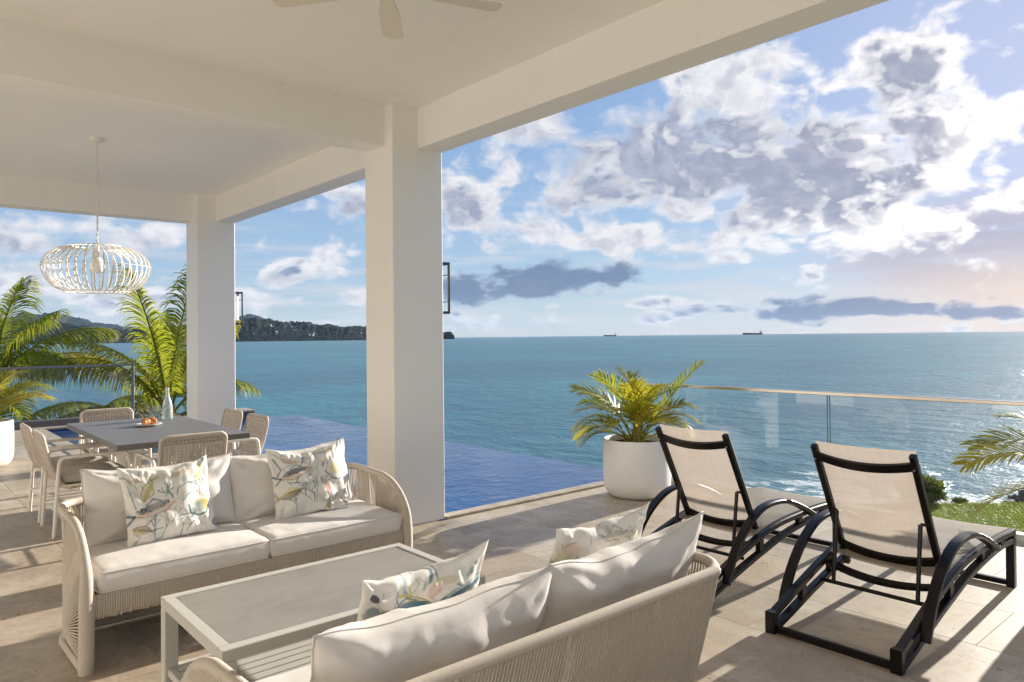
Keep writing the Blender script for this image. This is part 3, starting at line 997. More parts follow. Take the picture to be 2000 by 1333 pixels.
# ceiling fan
fan = thing('ceiling_fan', 'cream ceiling fan with five blades hanging under the porch ceiling', 'ceiling fan', (1.657, 2.731, 0))
mb = MB(); mb.lathe([(0.0, 3.0), (0.06, 3.0), (0.10, 3.02), (0.11, 3.06), (0.10, 3.10), (0.05, 3.13), (0.0, 3.13)], 24); mb.build('motor_housing', 'fan', fan)
mb = MB(); mb.tube([(0, 0, 3.12), (0, 0, 3.33)], 0.014); mb.build('downrod', 'fan', fan)
mb = MB(); mb.lathe([(0.0, 3.31), (0.05, 3.315), (0.065, 3.345), (0.065, 3.36)], 20); mb.build('canopy', 'fan', fan)
bm_ = MB()
outl = [(0.10, -0.03), (0.16, -0.035), (0.24, -0.047), (0.50, -0.053), (0.525, -0.048), (0.54, -0.03), (0.54, 0.03), (0.525, 0.048), (0.50, 0.053), (0.24, 0.047), (0.16, 0.035), (0.10, 0.03)]
top = [(x, y, 0.006+y*0.12) for x, y in outl]; bot = [(x, y, -0.004+y*0.12) for x, y in outl]
n = len(outl)
bm_.add(top+bot, [tuple(range(n)), tuple(reversed(range(n, 2*n)))]+[(i, (i+1) % n, n+(i+1) % n, n+i) for i in range(n)])
bme = bm_.mesh('blade', 'fan')
for k in range(5):
    link('blade', bme, fan, (0, 0, 3.03), (0, 0, R(54.5+72*k)))

# wall lanterns
def lantern(y, label):
    t = thing('wall_lantern', label, 'wall lantern', (3.525, y, 0), group='lanterns on the outer column faces')
    z0, z1, dp, hw = 1.70, 2.14, 0.15, 0.085
    f = MB()
    f.box(0, 0.012, -hw, hw, z0, z1, 0.002)
    for yy in (-hw, hw-0.016):
        f.box(dp-0.018, dp, yy, yy+0.016, z0+0.022, z1-0.022, 0.002)
    f.box(0.0125, dp, -hw, hw, z0, z0+0.0215, 0.002); f.box(0.0125, dp, -hw, hw, z1-0.0215, z1, 0.002)
    for zz in (z0+0.10, z1-0.11):
        f.box(0.0125, dp-0.0185, -0.006, 0.006, zz, zz+0.008); f.box(dp-0.0125, dp-0.004, -hw+0.0165, hw-0.0165, zz, zz+0.008)
    f.build('frame', 'bronze', t)
    g = MB(); g.lathe([(0.045, z0+0.06), (0.045, z1-0.06)], 20, (0.078, 0, 0)); g.build('glass_cylinder', 'opal', t)
lantern(5.12, 'black framed wall lantern on the outer side of the nearer column')
lantern(9.83, 'black framed wall lantern on the outer side of the farther column')

# ------------------------------------------------------------------ balustrades
bal = thing('glass_balustrade', 'frameless glass balustrade with brushed metal handrail beyond the loungers', 'glass railing', (6.2, 0, 0))
for (y0, y1) in ((2.985, 5.02), (0.93, 2.965), (-1.1, 0.91)):
    mb = MB()
    mb.add([(0.0, y0, -0.03), (0.0, y1, -0.03), (0.0, y1, 0.965), (0.0, y0, 0.965)], [(0, 1, 2, 3)])
    p_ = mb.build('glass_panel', 'glass', bal)
    for ye in (y0, y1-0.003):
        mb = MB(); mb.box(-0.007, 0.007, ye, ye+0.003, -0.03, 0.965); mb.build('panel_edge', 'glass_edge', p_)
mb = MB(); mb.box(-0.024, 0.024, -1.15, 5.05, 0.962, 0.992, 0.004); mb.build('handrail', 'steel', bal)
mb = MB(); mb.box(-0.05, 0.05, -1.15, 5.05, -0.05, 0.045, 0.004); mb.build('base_channel', 'grey_metal', bal)

scr = thing('glass_screen', 'glass screen with thin grey top rail and end post behind the pool', 'glass railing', (0, 15.1, 0))
for (x0, x1) in ((-4.0, -1.5), (-1.48, 1.02), (1.04, 3.54)):
    mb = MB(); mb.add([(x0, 0, 0.12), (x1, 0, 0.12), (x1, 0, 1.03), (x0, 0, 1.03)], [(0, 1, 2, 3)])
    mb.build('glass_panel', 'glass', scr)
mb = MB(); mb.box(-4.0, 3.62, -0.022, 0.022, 1.03, 1.065, 0.004); mb.build('handrail', 'rail_grey', scr)
mb = MB(); mb.box(3.575, 3.62, -0.022, 0.022, -0.04, 1.029, 0.004); mb.build('post', 'rail_grey', scr)

# ------------------------------------------------------------------ sofas
SL = 1.73
def rail_path():
    pts = []
    def side(s):
        X = 0.014 if s < 0 else SL-0.014
        q = [(X, 0.03, 0.0), (X, 0.022, 0.12), (X, 0.018, 0.28), (X, 0.02, 0.40)]
        for k in range(1, 9):
            a = k/8*math.pi/2
            q.append((X, 0.02+0.33*(1-math.cos(a)), 0.40+0.235*math.sin(a)))
        q += [(X, 0.48, 0.641), (X, 0.60, 0.643)]
        return q
    L_ = side(-1)
    for k in range(1, 6):
        a = k/6*math.pi/2
        L_.append((0.014+0.15*(1-math.cos(a)), 0.61+0.15*math.sin(a), 0.644))
    L_.append((0.165, 0.76, 0.644))
    L_.append((SL/2, 0.765, 0.645))
    Rr = [(SL-p[0], p[1], p[2]) for p in reversed(L_[:-1])]
    return L_+Rr
def resample(pts, step):
    pts = [Vector(p) for p in pts]
    out = [pts[0]]; acc = 0
    for a, b_ in zip(pts[:-1], pts[1:]):
        L_ = (b_-a).length
        t = step-acc
        while t <= L_:
            out.append(a+(b_-a)*(t/L_)); t += step
        acc = L_-(t-step)
    return out
def wrapped(mb, pts, r, pitch=0.0085, n=10):
    q = resample(pts, pitch/2)
    mb.tube(q, [(r(p) if callable(r) else r)*(1.03 if i % 2 else 0.96) for i, p in enumerate(q)], n)

RP = spline(rail_path(), 4)
def make_sofa(label):
    t = thing('rope_sofa', label, 'sofa', group='pair of rope sofas')
    def rad(p):
        k = min(1, max(0, (p.z-0.30)/0.26)) if p.y < 0.25 else 1
        return 0.033-0.013*k*k*(3-2*k)
    mb = MB(); wrapped(mb, RP, rad); mb.build('rail', 'rope', t)
    # lower rails
    mb = MB()
    low = [(0.0, 0.05, 0.024), (-0.008, 0.44, 0.024), (0.01, 0.52, 0.026), (0.06, 0.56, 0.03), (0.2, 0.57, 0.03), (SL-0.2, 0.57, 0.03), (SL-0.06, 0.56, 0.03), (SL-0.01, 0.52, 0.026), (SL+0.008, 0.44, 0.024), (SL, 0.05, 0.024)]
    wrapped(mb, low, 0.020); mb.build('floor_rail', 'rope', t)
    # ropes of the back and corners: top rail to floor rail
    top_ = [p for p in resample(RP, 0.0132)]
    mb = MB()
    rr = random.Random(1)
    for i, p in enumerate(top_):
        if p.y < 0.46: continue
        fx = p.x
        if p.y > 0.755 or 0.16 < p.x < SL-0.16:
            bx, by = 0.12+(fx-0.16)/(SL-0.32)*(SL-0.24), 0.57
        else:
            k = (p.y-0.46)/0.30
            bx = (-0.008+0.128*k*k) if fx < SL/2 else SL-(-0.008+0.128*k*k)
            by = 0.43+0.14*min(1, k*1.1)
        m1 = Vector((bx*0.55+fx*0.45, by*0.45+p.y*0.55+0.012, 0.36))
        b0 = Vector((bx, by, 0.03))
        r_ = 0.0041+rr.uniform(-.0005, .0005)
        mb.tube([p+Vector((0, .012, 0)), p*0.5+m1*0.5+Vector((0, .008, 0)), m1, b0*0.5+m1*0.5+Vector((0, .006, 0)), b0+Vector((0, .010, 0))], r_, 5, cap=False)
    o = mb.build('back_ropes', 'rope', t); o['kind'] = 'stuff'
    # fan of ropes on each arm
    mb = MB()
    for s in (0, 1):
        arm = [p for p in RP if (p[0] < SL/2) == (s == 0) and p[1] < 0.53 and Vector(p).z >= 0]
        arm = sorted(arm, key=lambda p: (p[2] if p[1] < 0.06 else 0.40+p[1]))
        arm = resample(arm, 0.0195)
        N = len(arm)
        for i, p in enumerate(arm):
            k = i/(N-1)
            X = -0.010 if s == 0 else SL+0.010
            q = Vector((X, 0.40, 0.05+0.40*k))
            p = p+Vector((-0.016 if s == 0 else 0.016, 0, 0))
            if p.z < 0.05: continue
            mb.tube([p+Vector((0, 0.004, 0)), (p+q)/2, q], 0.0048, 5, cap=False)
        X = -0.006 if s == 0 else SL+0.006
        mb.tube([(X, 0.41, 0.03), (X, 0.41, 0.62)], 0.011, 8)
    o = mb.build('arm_ropes', 'rope', t); o['kind'] = 'stuff'
    # front apron wound with rope
    mb = MB()
    x = 0.052
    while x < SL-0.052:
        ln = 0.256+rr.uniform(-.007, .004)
        mb.tube([(x, 0.022, 0.345), (x, 0.012, 0.335), (x, 0.012, ln), (x, 0.03, ln-0.018)], 0.0054, 5, cap=False)
        x += 0.0104
    o = mb.build('front_ropes', 'rope', t); o['kind'] = 'stuff'
    mb = MB()
    mb.box(0.06, SL-0.06, 0.024, 0.055, 0.285, 0.335, 0.004)
    mb.tube([(0.09, 0.66, 0.335), (SL-0.09, 0.66, 0.335)], 0.011, 8)
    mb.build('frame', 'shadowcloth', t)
    for xx in (0.45, 0.865, 1.28):
        mb = MB(); wrapped(mb, [(xx, 0.770, 0.635), (xx, 0.712, 0.48), (xx, 0.655, 0.34), (xx, 0.575, 0.05)], 0.0105, 0.0085, 8); mb.build('back_post', 'rope', t)
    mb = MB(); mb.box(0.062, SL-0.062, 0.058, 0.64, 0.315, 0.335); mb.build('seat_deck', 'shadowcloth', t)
    return t
sofa1 = make_sofa('beige rope sofa facing the camera beside the column with two patterned pillows')
sofa1.location = (0.69, 3.74, 0)
sofa2 = copy_tree(sofa1, 'beige rope sofa in the foreground seen from behind beside the loungers', (0.66+SL, 2.28, 0), math.pi)

# ------------------------------------------------------------------ cushions
def seat_cushion(Wd, D_, H_, seed, name='seat_cushion'):
    """box cushion with soft edges and welt seams"""
    nx, ny = 44, 34
    vs, fs = [], []
    def prof(u, v, top):
        # superellipse-rounded edge
        e = 0.045
        ex = min(Wd/2-abs(u), e)/e; ey = min(D_/2-abs(v), e)/e
        ex = max(0, ex); ey = max(0, ey)
        k = math.sqrt(max(0, 1-(1-ex)**2))*math.sqrt(max(0, 1-(1-ey)**2))
        puff = (1-(2*u/Wd)**2)*(1-(2*v/D_)**2)
        wr = 0.004*mn.fractal(Vector((u*4, v*4, seed)), 1.0, 2.1, 3) + 0.005*mn.noise(Vector((u*26, v*5, seed+4)))*max(0, 1-puff-0.45)
        half = H_/2-0.016
        z = half+k*0.016+0.014*puff+wr*k if top else -(half+k*0.016)
        return z
    us = [-math.cos(math.pi*i/nx)*0.35+(-1+2*i/nx)*0.65 for i in range(nx+1)]
    vv = [-math.cos(math.pi*i/ny)*0.35+(-1+2*i/ny)*0.65 for i in range(ny+1)]
    for top in (1, 0):
        for j in range(ny+1):
            for i in range(nx+1):
                u, v = us[i]*Wd/2, vv[j]*D_/2
                # gently bowed outline and rounded corners
                bow = 0.006*mn.noise(Vector((u*5, v*5, seed+top)))
                cr = 0.03
                cu, cv = abs(u)-(Wd/2-cr), abs(v)-(D_/2-cr)
                if cu > 0 and cv > 0:
                    L_ = math.hypot(cu, cv)
                    mxx = max(cu, cv)
                    if L_ > 1e-6:
                        u = math.copysign(Wd/2-cr+cu*mxx/L_, u); v = math.copysign(D_/2-cr+cv*mxx/L_, v)
                vs.append((u+bow, v+bow, prof(us[i]*Wd/2, vv[j]*D_/2, top)))
    n1 = (nx+1)*(ny+1)
    for top in (0, 1):
        o_ = 0 if top else n1
        for j in range(ny):
            for i in range(nx):
                a = o_+j*(nx+1)+i
                fs.append((a, a+1, a+nx+2, a+nx+1))
    ring = [i for i in range(nx)]+[nx+j*(nx+1) for j in range(ny)]+[ny*(nx+1)+nx-i for i in range(nx)]+[(ny-j)*(nx+1) for j in range(ny)]
    # side wall with slight bulge
    k = len(vs); NR = len(ring)
    for f in (0.5,):
        for r_ in ring:
            a, b_ = vs[r_], vs[r_+n1]
            p = (Vector(a)+Vector(b_))/2
            d_ = Vector((p.x/(Wd/2), p.y/(D_/2), 0))
            bul = 0.010+0.006*mn.noise(Vector((p.x*12, p.y*12, seed+8)))
            p += Vector((bul*(1 if p.x > 0 else -1)*(abs(p.x) > Wd/2-0.05), bul*(1 if p.y > 0 else -1)*(abs(p.y) > D_/2-0.05), 0))
            vs.append(tuple(p))
    for i in range(NR):
        j = (i+1) % NR
        fs.append((ring[i], ring[j], k+j, k+i)); fs.append((k+i, k+j, ring[j]+n1, ring[i]+n1))
    mb = MB(); mb.add(vs, fs, True)
    welt = MB()
    for off in (0, n1):
        welt.tube([Vector(vs[r_+off])*1.0 for r_ in ring], 0.0042, 6, closed=True)
    return mb, welt


def pillow(Wd, H_, T, seed, N=64, sag=0.0, ear=0.05, wr=1.0):
    """knife-edge pillow in the xz plane, y is its thickness; bottom edge at z = 0"""
    idx = {}; vs = []; uv = []
    fs = []
    for side in (1, -1):
        for j in range(N+1):
            for i in range(N+1):
                b_ = i in (0, N) or j in (0, N)
                if side == -1 and b_: idx[(-1, i, j)] = idx[(1, i, j)]; continue
                u, v = -1+2*i/N, -1+2*j/N
                # sides drawn in between pointed corners
                px = u*(1-ear*(1-v*v)*abs(u)**1.5); pz = v*(1-ear*(1-u*u)*abs(v)**1.5)
                th = ((1-abs(u)**2.4)*(1-abs(v)**2.4))**0.55
                th *= 1-0.12*v                       # heavier at the bottom
                fold = 0
                # creases running from the corners and along the edges
                for cx, cz in ((-1, 1), (1, 1), (-1, -1), (1, -1)):
                    du, dv = u-cx, v-cz
                    rr_ = math.hypot(du, dv)
                    ang = math.atan2(dv, du)
                    fold += math.sin(ang*9+seed*3+cx+cz)*math.exp(-rr_*1.6)*min(1, rr_*3)
                nz = mn.fractal(Vector((u*1.5+seed*7, v*1.5, side*3.0)), 1.1, 2.1, 3)
                edge = min(1, min(1-abs(u), 1-abs(v))*6)
                cr = mn.noise(Vector((u*6+seed, v*1.2, side*5)))*max(0, v)**2 + 0.5*mn.noise(Vector((u*13+seed, v*2.5, side*7)))*max(0, abs(v)-.3)
                y = T/2*th+edge*wr*(0.008*fold+0.012*nz+0.014*cr)
                s_ = sag*(1-u*u)*max(0, (v+1)/2)**2
                idx[(side, i, j)] = len(vs)
                bz = 0.010*wr*mn.noise(Vector((u*3.3, v*3.3, seed)))
                by = 0.018*wr*mn.noise(Vector((u*2.1, v*2.1, seed+5)))
                vs.append((px*Wd/2+bz*0.6, -side*y+by, H_/2*(1+pz)-s_+bz))
                uv.append(((u+1)/2, (v+1)/2, side))
        for j in range(N):
            for i in range(N):
                q = (idx[(side, i, j)], idx[(side, i+1, j)], idx[(side, i+1, j+1)], idx[(side, i, j+1)])
                fs.append(q if side == 1 else tuple(reversed(q)))
    mb = MB(); mb.add(vs, fs, True)
    edge = [idx[(1, i, 0)] for i in range(N)]+[idx[(1, N, j)] for j in range(N)]+[idx[(1, N-i, N)] for i in range(N)]+[idx[(1, 0, N-j)] for j in range(N)]
    wl = MB(); wl.tube([vs[e] for e in edge], 0.0032, 5, closed=True)
    return mb, wl, uv


def put_pillow(name, label, cat, mb, wl, mat, base, lean, yaw=0.0, roll=0.0, group=None, print_=None):
    o = mb.build(name, mat)
    tag(o, label, cat, group)
    if wl is not None:
        wl.build('piping', mat if mat != 'print' else 'cushion', o)
    o.matrix_world = Matrix.Translation(base) @ Matrix.Rotation(yaw, 4, 'Z') @ Matrix.Rotation(lean, 4, 'X') @ Matrix.Rotation(roll, 4, 'Y')
    return o

# seat cushions
def seat(x, y, seed, label, dp=0.66):
    mb, wl = seat_cushion(0.805, dp, 0.118, seed)
    o = mb.build('seat_cushion', 'cushion', None, (x, y, 0.395)); tag(o, label, 'seat cushion', 'seat cushions of the rope sofas')
    wl.build('piping', 'cushion', o)
seat(0.69+0.462, 3.74+0.345, 1, 'ecru seat cushion on the left half of the sofa facing the camera')
seat(0.69+1.268, 3.74+0.345, 2, 'ecru seat cushion on the right half of the sofa facing the camera')
seat(0.69+0.462, 2.30-0.37, 3, 'ecru seat cushion on the foreground sofa, beside the coffee table leg', 0.61)
seat(0.69+1.268, 2.30-0.37, 4, 'ecru seat cushion on the foreground sofa, under the pale patterned pillow', 0.61)

# large back cushions
def back(x, y, yaw, seed, label, Wd=0.78, H_=0.45, T=0.20, lean=-0.30, z=0.445, roll=0.0, sag=0.02):
    mb, wl, uv = pillow(Wd, H_, T, seed, 56, sag, 0.04)
    put_pillow('back_cushion', label, 'back cushion', mb, wl, 'cushion', (x, y, z), lean, yaw, roll, 'large back cushions of the rope sofas')
back(0.69+0.485, 3.74+0.50, 0.0, 1.3, 'plain ecru back cushion behind the left patterned pillow, by the dining chairs', 0.78, 0.40)
back(0.69+1.235, 3.74+0.50, 0.0, 2.1, 'plain ecru back cushion behind the right patterned pillow, next to the column', 0.78, 0.40, roll=R(-2))
back(0.69+0.535, 2.33-0.50, math.pi, 3.7, 'plain ecru back cushion on the left of the foreground sofa', 0.84, 0.375, 0.23, lean=-0.40, z=0.425, sag=0.03)
back(0.69+1.335, 2.33-0.50, math.pi, 4.9, 'plain ecru back cushion with a raised right corner on the foreground sofa', 0.83, 0.40, 0.22, lean=-0.40, z=0.425, roll=R(2.0), sag=0.06)


# watercolour sea-life print, painted into a colour layer of the pillow cloth
def srgb(c):
    c = np.array(c, float)/255
    return np.where(c <= .04045, c/12.92, ((c+.055)/1.055)**2.4)
class Paint:
    def __init__(s, u, v, seed):
        s.u = u; s.v = v
        s.rg = random.Random(seed)
        s.c = np.tile(srgb((222, 219, 211)), (len(u), 1))
        nz = np.array([mn.noise(Vector((a*5+seed, b_*5, 1))) for a, b_ in zip(u, v)])
        s.nz = nz
        s.nf = np.array([mn.noise(Vector((a*22+seed, b_*22, 4))) for a, b_ in zip(u, v)])
        s.c *= (1+0.03*nz)[:, None]
    def over(s, al, col):
        al = np.clip(al, 0, 1)[:, None]
        s.c = s.c*(1-al)+srgb(col)[None, :]*al
    def ell(s, cx, cy, a, b_, ang, col, al=0.8, soft=0.25):
        ca, sa = math.cos(ang), math.sin(ang)
        x = (s.u-cx)*ca+(s.v-cy)*sa; y = -(s.u-cx)*sa+(s.v-cy)*ca
        r = np.sqrt((x/a)**2+(y/b_)**2)+0.24*s.nf
        s.over(al*(0.75+0.5*s.nz)*np.clip((1-r)/soft, 0, 1), col)
        return x/a, y/b_, r
    def stroke(s, pts, wd, col, al=0.8):
        dist = np.full(len(s.u), 9.0)
        for (x0, y0), (x1, y1) in zip(pts[:-1], pts[1:]):
            dx_, dy_ = x1-x0, y1-y0
            t = np.clip(((s.u-x0)*dx_+(s.v-y0)*dy_)/(dx_*dx_+dy_*dy_+1e-9), 0, 1)
            dist = np.minimum(dist, np.hypot(s.u-x0-t*dx_, s.v-y0-t*dy_))
        wd = wd*(0.72+0.45*s.nf)
        s.over(al*np.clip(1.6*(1-dist/wd), 0, 1), col)
    def coral(s, x, y, ang, L_, wd, col, depth, al=0.65):
        x1, y1 = x+L_*math.cos(ang), y+L_*math.sin(ang)
        mid = ((x+x1)/2+s.rg.uniform(-.01, .01), (y+y1)/2+s.rg.uniform(-.01, .01))
        s.stroke([(x, y), mid, (x1, y1)], wd, col, al)
        if depth > 0:
            for k in range(s.rg.choice((2, 3))):
                s.coral(x1, y1, ang+s.rg.uniform(-.75, .75), L_*s.rg.uniform(.6, .85), wd*.72, col, depth-1, al)
    def fish(s, cx, cy, L_, ang, back_, belly, spots=False, line=(62, 56, 60)):
        ca, sa = math.cos(ang), math.sin(ang)
        def pt(x, y): return (cx+x*ca-y*sa, cy+x*sa+y*ca)
        s.ell(*pt(0, -.02*L_), L_*.5, L_*.17, ang, belly, .85)
        s.ell(*pt(.02*L_, .06*L_), L_*.45, L_*.10, ang, back_, .9)
        s.stroke([pt(-.45*L_, 0), pt(-.66*L_, .15*L_)], L_*.06, back_, .85)
        s.stroke([pt(-.45*L_, 0), pt(-.66*L_, -.13*L_)], L_*.05, back_, .75)
        s.stroke([pt(-.1*L_, .16*L_), pt(.1*L_, .25*L_), pt(.25*L_, .14*L_)], L_*.045, back_, .7)
        s.stroke([pt(0, -.15*L_), pt(-.1*L_, -.27*L_)], L_*.04, back_, .7)
        s.stroke([pt(-.45*L_, -.01*L_), pt(-.1*L_, -.165*L_), pt(.3*L_, -.12*L_), pt(.5*L_, 0)], L_*.018, line, .7)
        s.ell(*pt(.38*L_, .03*L_), L_*.028, L_*.028, 0, (30, 34, 42), 1.0, .5)
        if spots:
            for k in range(8):
                s.ell(*pt(L_*(-.34+.09*k), L_*s.rg.uniform(-.03, .11)), L_*s.rg.uniform(.025, .045), L_*s.rg.uniform(.02, .04), 0, (42, 40, 52), .95, .5)
TEAL, SAGE, SLATE, YEL, OCH, ROSE, BROWN, BLUE = (40, 96, 106), (112, 142, 126), (70, 96, 118), (178, 162, 48), (160, 122, 48), (196, 152, 140), (92, 62, 50), (52, 98, 136)
def paint(p, var):
    g = p.rg
    for k in range(14):
        p.ell(g.random(), g.random(), g.uniform(.05, .15), g.uniform(.03, .09), g.uniform(0, 3), g.choice((SAGE, (150, 172, 176), (198, 192, 158), (176, 196, 200), (184, 194, 178), (206, 196, 186))), .5, .8)
    for k in range(16):
        p.ell(g.random(), g.random(), g.uniform(.05, .10), g.uniform(.012, .024), g.uniform(0, 3.1), g.choice((SAGE, SLATE, TEAL, BLUE, (122, 150, 146), (104, 132, 140))), .75, .5)
    # fine sea grass and fan coral in the ground of the print
    for k in range(7):
        p.coral(g.random(), g.random()*.8, g.uniform(1.0, 2.1), g.uniform(.05, .09), .0065, g.choice((SAGE, SLATE, (150, 160, 150), TEAL, (168, 150, 120))), 3, .6)
    for k in range(9):
        x, y = g.random(), g.random(); c = g.choice((TEAL, SLATE, OCH, BROWN, SAGE))
        p.stroke([(x, y), (x+g.uniform(-.06, .06), y+.07), (x+g.uniform(-.08, .08), y+.13)], .006, c, .7)
    if var == 0:
        p.ell(.62, .86, .17, .05, .25, (172, 142, 104), .7, .5)
        p.ell(.86, .80, .045, .13, -.35, (190, 184, 96), .8)
        p.coral(.50, .55, 1.9, .08, .014, TEAL, 3); p.coral(.44, .56, 1.2, .06, .016, SAGE, 3)
        p.stroke([(.36, .66), (.47, .60), (.50, .52)], .016, TEAL, .7); p.stroke([(.55, .56), (.58, .66), (.70, .69), (.86, .70)], .012, SLATE, .75)
        p.fish(.25, .68, .34, -2.0, (158, 150, 44), (190, 178, 118))
        p.fish(.28, .42, .48, .28, (48, 84, 112), (212, 178, 154), True)
        p.coral(.82, .50, 1.5, .09, .010, SLATE, 4); p.coral(.80, .50, 1.9, .08, .009, BLUE, 3)
        p.ell(.83, .36, .10, .09, .3, YEL, .8); p.ell(.76, .35, .10, .07, -.5, (150, 186, 192), .8)
        p.stroke([(.66, .40), (.68, .29), (.77, .23), (.87, .26), (.91, .33)], .022, TEAL, .9)
        p.stroke([(.60, .47), (.66, .53), (.75, .55)], .02, (110, 150, 150), .8)
        p.fish(.15, .19, .24, 2.85, (200, 170, 90), (150, 110, 70)); p.stroke([(.1, .2), (.25, .16), (.36, .17)], .013, SLATE, .8)
        p.coral(.36, .04, 1.3, .13, .014, SAGE, 4); p.coral(.30, .03, 1.7, .11, .012, SLATE, 3)
        p.coral(.62, .05, 1.2, .06, .012, BROWN, 2); p.stroke([(.56, .0), (.57, .16), (.54, .22)], .01, (70, 64, 60), .8)
        p.stroke([(.05, .75), (.07, .55), (.10, .46)], .012, TEAL, .8); p.ell(.97, .12, .05, .06, 0, SLATE, .8)
        p.ell(.18, .84, .07, .05, .6, OCH, .6)
    elif var == 1:
        p.ell(.25, .82, .13, .05, -.3, OCH, .7); p.coral(.50, .75, 1.3, .09, .015, SAGE, 3); p.coral(.36, .72, .8, .07, .014, SLATE, 3)
        p.fish(.30, .62, .46, .30, (56, 90, 114), (214, 182, 158), True)
        p.stroke([(.05, .85), (.12, .68), (.06, .60)], .018, TEAL, .8)
        p.coral(.52, .16, 1.45, .15, .013, SAGE, 4); p.coral(.50, .16, 1.75, .13, .012, SLATE, 4); p.coral(.46, .2, 2.3, .1, .012, BROWN, 2)
        p.fish(.20, .33, .30, .25, (200, 178, 92), (120, 112, 92)); p.stroke([(.18, .34), (.38, .38)], .016, SLATE, .8)
        p.ell(.84, .60, .10, .10, .2, (232, 214, 150), .8); p.stroke([(.70, .58), (.78, .46), (.90, .43), (.95, .52)], .02, SLATE, .85)
        p.coral(.82, .68, 1.8, .06, .01, OCH, 2); p.fish(.70, .33, .25, -1.4, (170, 136, 128), ROSE)
        p.coral(.26, .05, 1.6, .1, .014, SAGE, 3); p.coral(.63, .03, .9, .1, .014, BROWN, 3); p.ell(.70, .07, .05, .05, .3, OCH, .7)
        p.ell(.92, .20, .10, .06, .2, (200, 186, 180), .7); p.ell(.97, .08, .05, .05, 0, (90, 104, 126), .9); p.ell(.83, .90, .09, .05, .5, (176, 160, 110), .7)
    elif var == 2:
        p.fish(.24, .72, .46, 3.0, (38, 82, 110), (140, 170, 178)); p.fish(.56, .70, .36, -2.2, (196, 180, 84), (206, 196, 130))
        p.fish(.66, .72, .40, .15, (42, 92, 120), (116, 164, 172)); p.fish(.22, .45, .42, 2.4, (36, 78, 112), (166, 88, 70))
        p.stroke([(.12, .60), (.22, .38), (.36, .32)], .014, (96, 62, 60), .8)
        p.coral(.82, .44, 1.5, .12, .016, SAGE, 4); p.coral(.84, .42, 1.8, .10, .014, SLATE, 3); p.ell(.78, .42, .06, .07, .3, (166, 118, 106), .7)
        p.coral(.10, .26, 1.6, .12, .016, SAGE, 4); p.coral(.42, .28, 1.3, .08, .012, TEAL, 3); p.coral(.58, .30, 1.6, .09, .012, SAGE, 3)
        p.stroke([(.02, .35), (.1, .2), (.25, .16), (.36, .24)], .014, (112, 134, 128), .8)
        p.ell(.94, .72, .05, .09, .3, (80, 118, 138), .85); p.ell(.93, .87, .03, .04, .3, (50, 54, 66), .9); p.fish(.92, .45, .26, 1.2, (150, 108, 98), ROSE)
        p.ell(.40, .90, .12, .04, .2, YEL, .6); p.ell(.48, .84, .06, .08, .4, (206, 168, 160), .7); p.coral(.75, .9, -1.4, .08, .012, SLATE, 3)
    else:
        p.coral(.12, .55, 1.5, .13, .012, (170, 170, 150), 4, .5); p.coral(.25, .62, 1.7, .1, .012, (160, 156, 144), 4, .5)
        p.stroke([(.54, .42), (.62, .66), (.60, .80)], .014, (142, 104, 92), .7); p.fish(.60, .52, .34, 1.1, (196, 176, 96), (214, 200, 140))
        p.coral(.72, .52, 1.2, .08, .012, (142, 180, 170), 3, .6); p.ell(.86, .78, .10, .08, .3, (216, 184, 160), .6); p.ell(.95, .66, .05, .12, .2, (226, 214, 150), .6)
        p.coral(.42, .80, 1.0, .08, .011, (140, 136, 128), 3, .6); p.fish(.40, .88, .34, .2, (150, 150, 142), (214, 200, 186)); p.ell(.70, .80, .07, .07, 0, (206, 206, 208), .7)
        p.coral(.35, .3, 1.6, .12, .013, SAGE, 4, .5); p.stroke([(.05, .4), (.12, .62), (.08, .8)], .01, (168, 160, 110), .6)

def throw(name_label, base, yaw, lean, roll, seed, var, Wd=0.46, H_=0.44, T=0.13, sag=0.03, ear=0.07):
    N = 170
    mb, wl, uv = pillow(Wd, H_, T, seed, N, sag, ear)
    me = mb.mesh('throw_pillow', 'print')
    u = np.array([q[0] for q in uv]); v = np.array([q[1] for q in uv])
    p = Paint(u, v, seed)
    paint(p, var)
    at = me.color_attributes.new('print', 'FLOAT_COLOR', 'POINT')
    at.data.foreach_set('color', np.concatenate([np.clip(p.c, 0, 1), np.ones((len(u), 1))], 1).astype(np.float32).ravel())
    o = link('throw_pillow', me)
    tag(o, name_label, 'throw pillow', 'sea life print throw pillows')
    o.matrix_world = Matrix.Translation(base) @ Matrix.Rotation(yaw, 4, 'Z') @ Matrix.Rotation(lean, 4, 'X') @ Matrix.Rotation(roll, 4, 'Y')
throw('square pillow printed with fish and coral on the left half of the facing sofa', (0.69+0.475, 3.74+0.315, 0.455), R(3), -0.30, R(-2), 11, 0, 0.46, 0.42)
throw('square pillow printed with fish and coral near the rope arm of the facing sofa', (0.69+1.255, 3.74+0.315, 0.455), R(-5), -0.32, R(-2), 12, 1, 0.46, 0.425)
throw('pillow printed with bold blue fish leaning in front of the foreground sofa cushion', (1.29, 2.36-0.33, 0.455), math.pi+R(3), -0.42, R(3), 13, 2, 0.48, 0.40)
throw('pale washed out sea print pillow on the right of the foreground sofa', (2.15, 2.36-0.31, 0.455), math.pi+R(-4), -0.42, R(4), 14, 3, 0.49, 0.39)

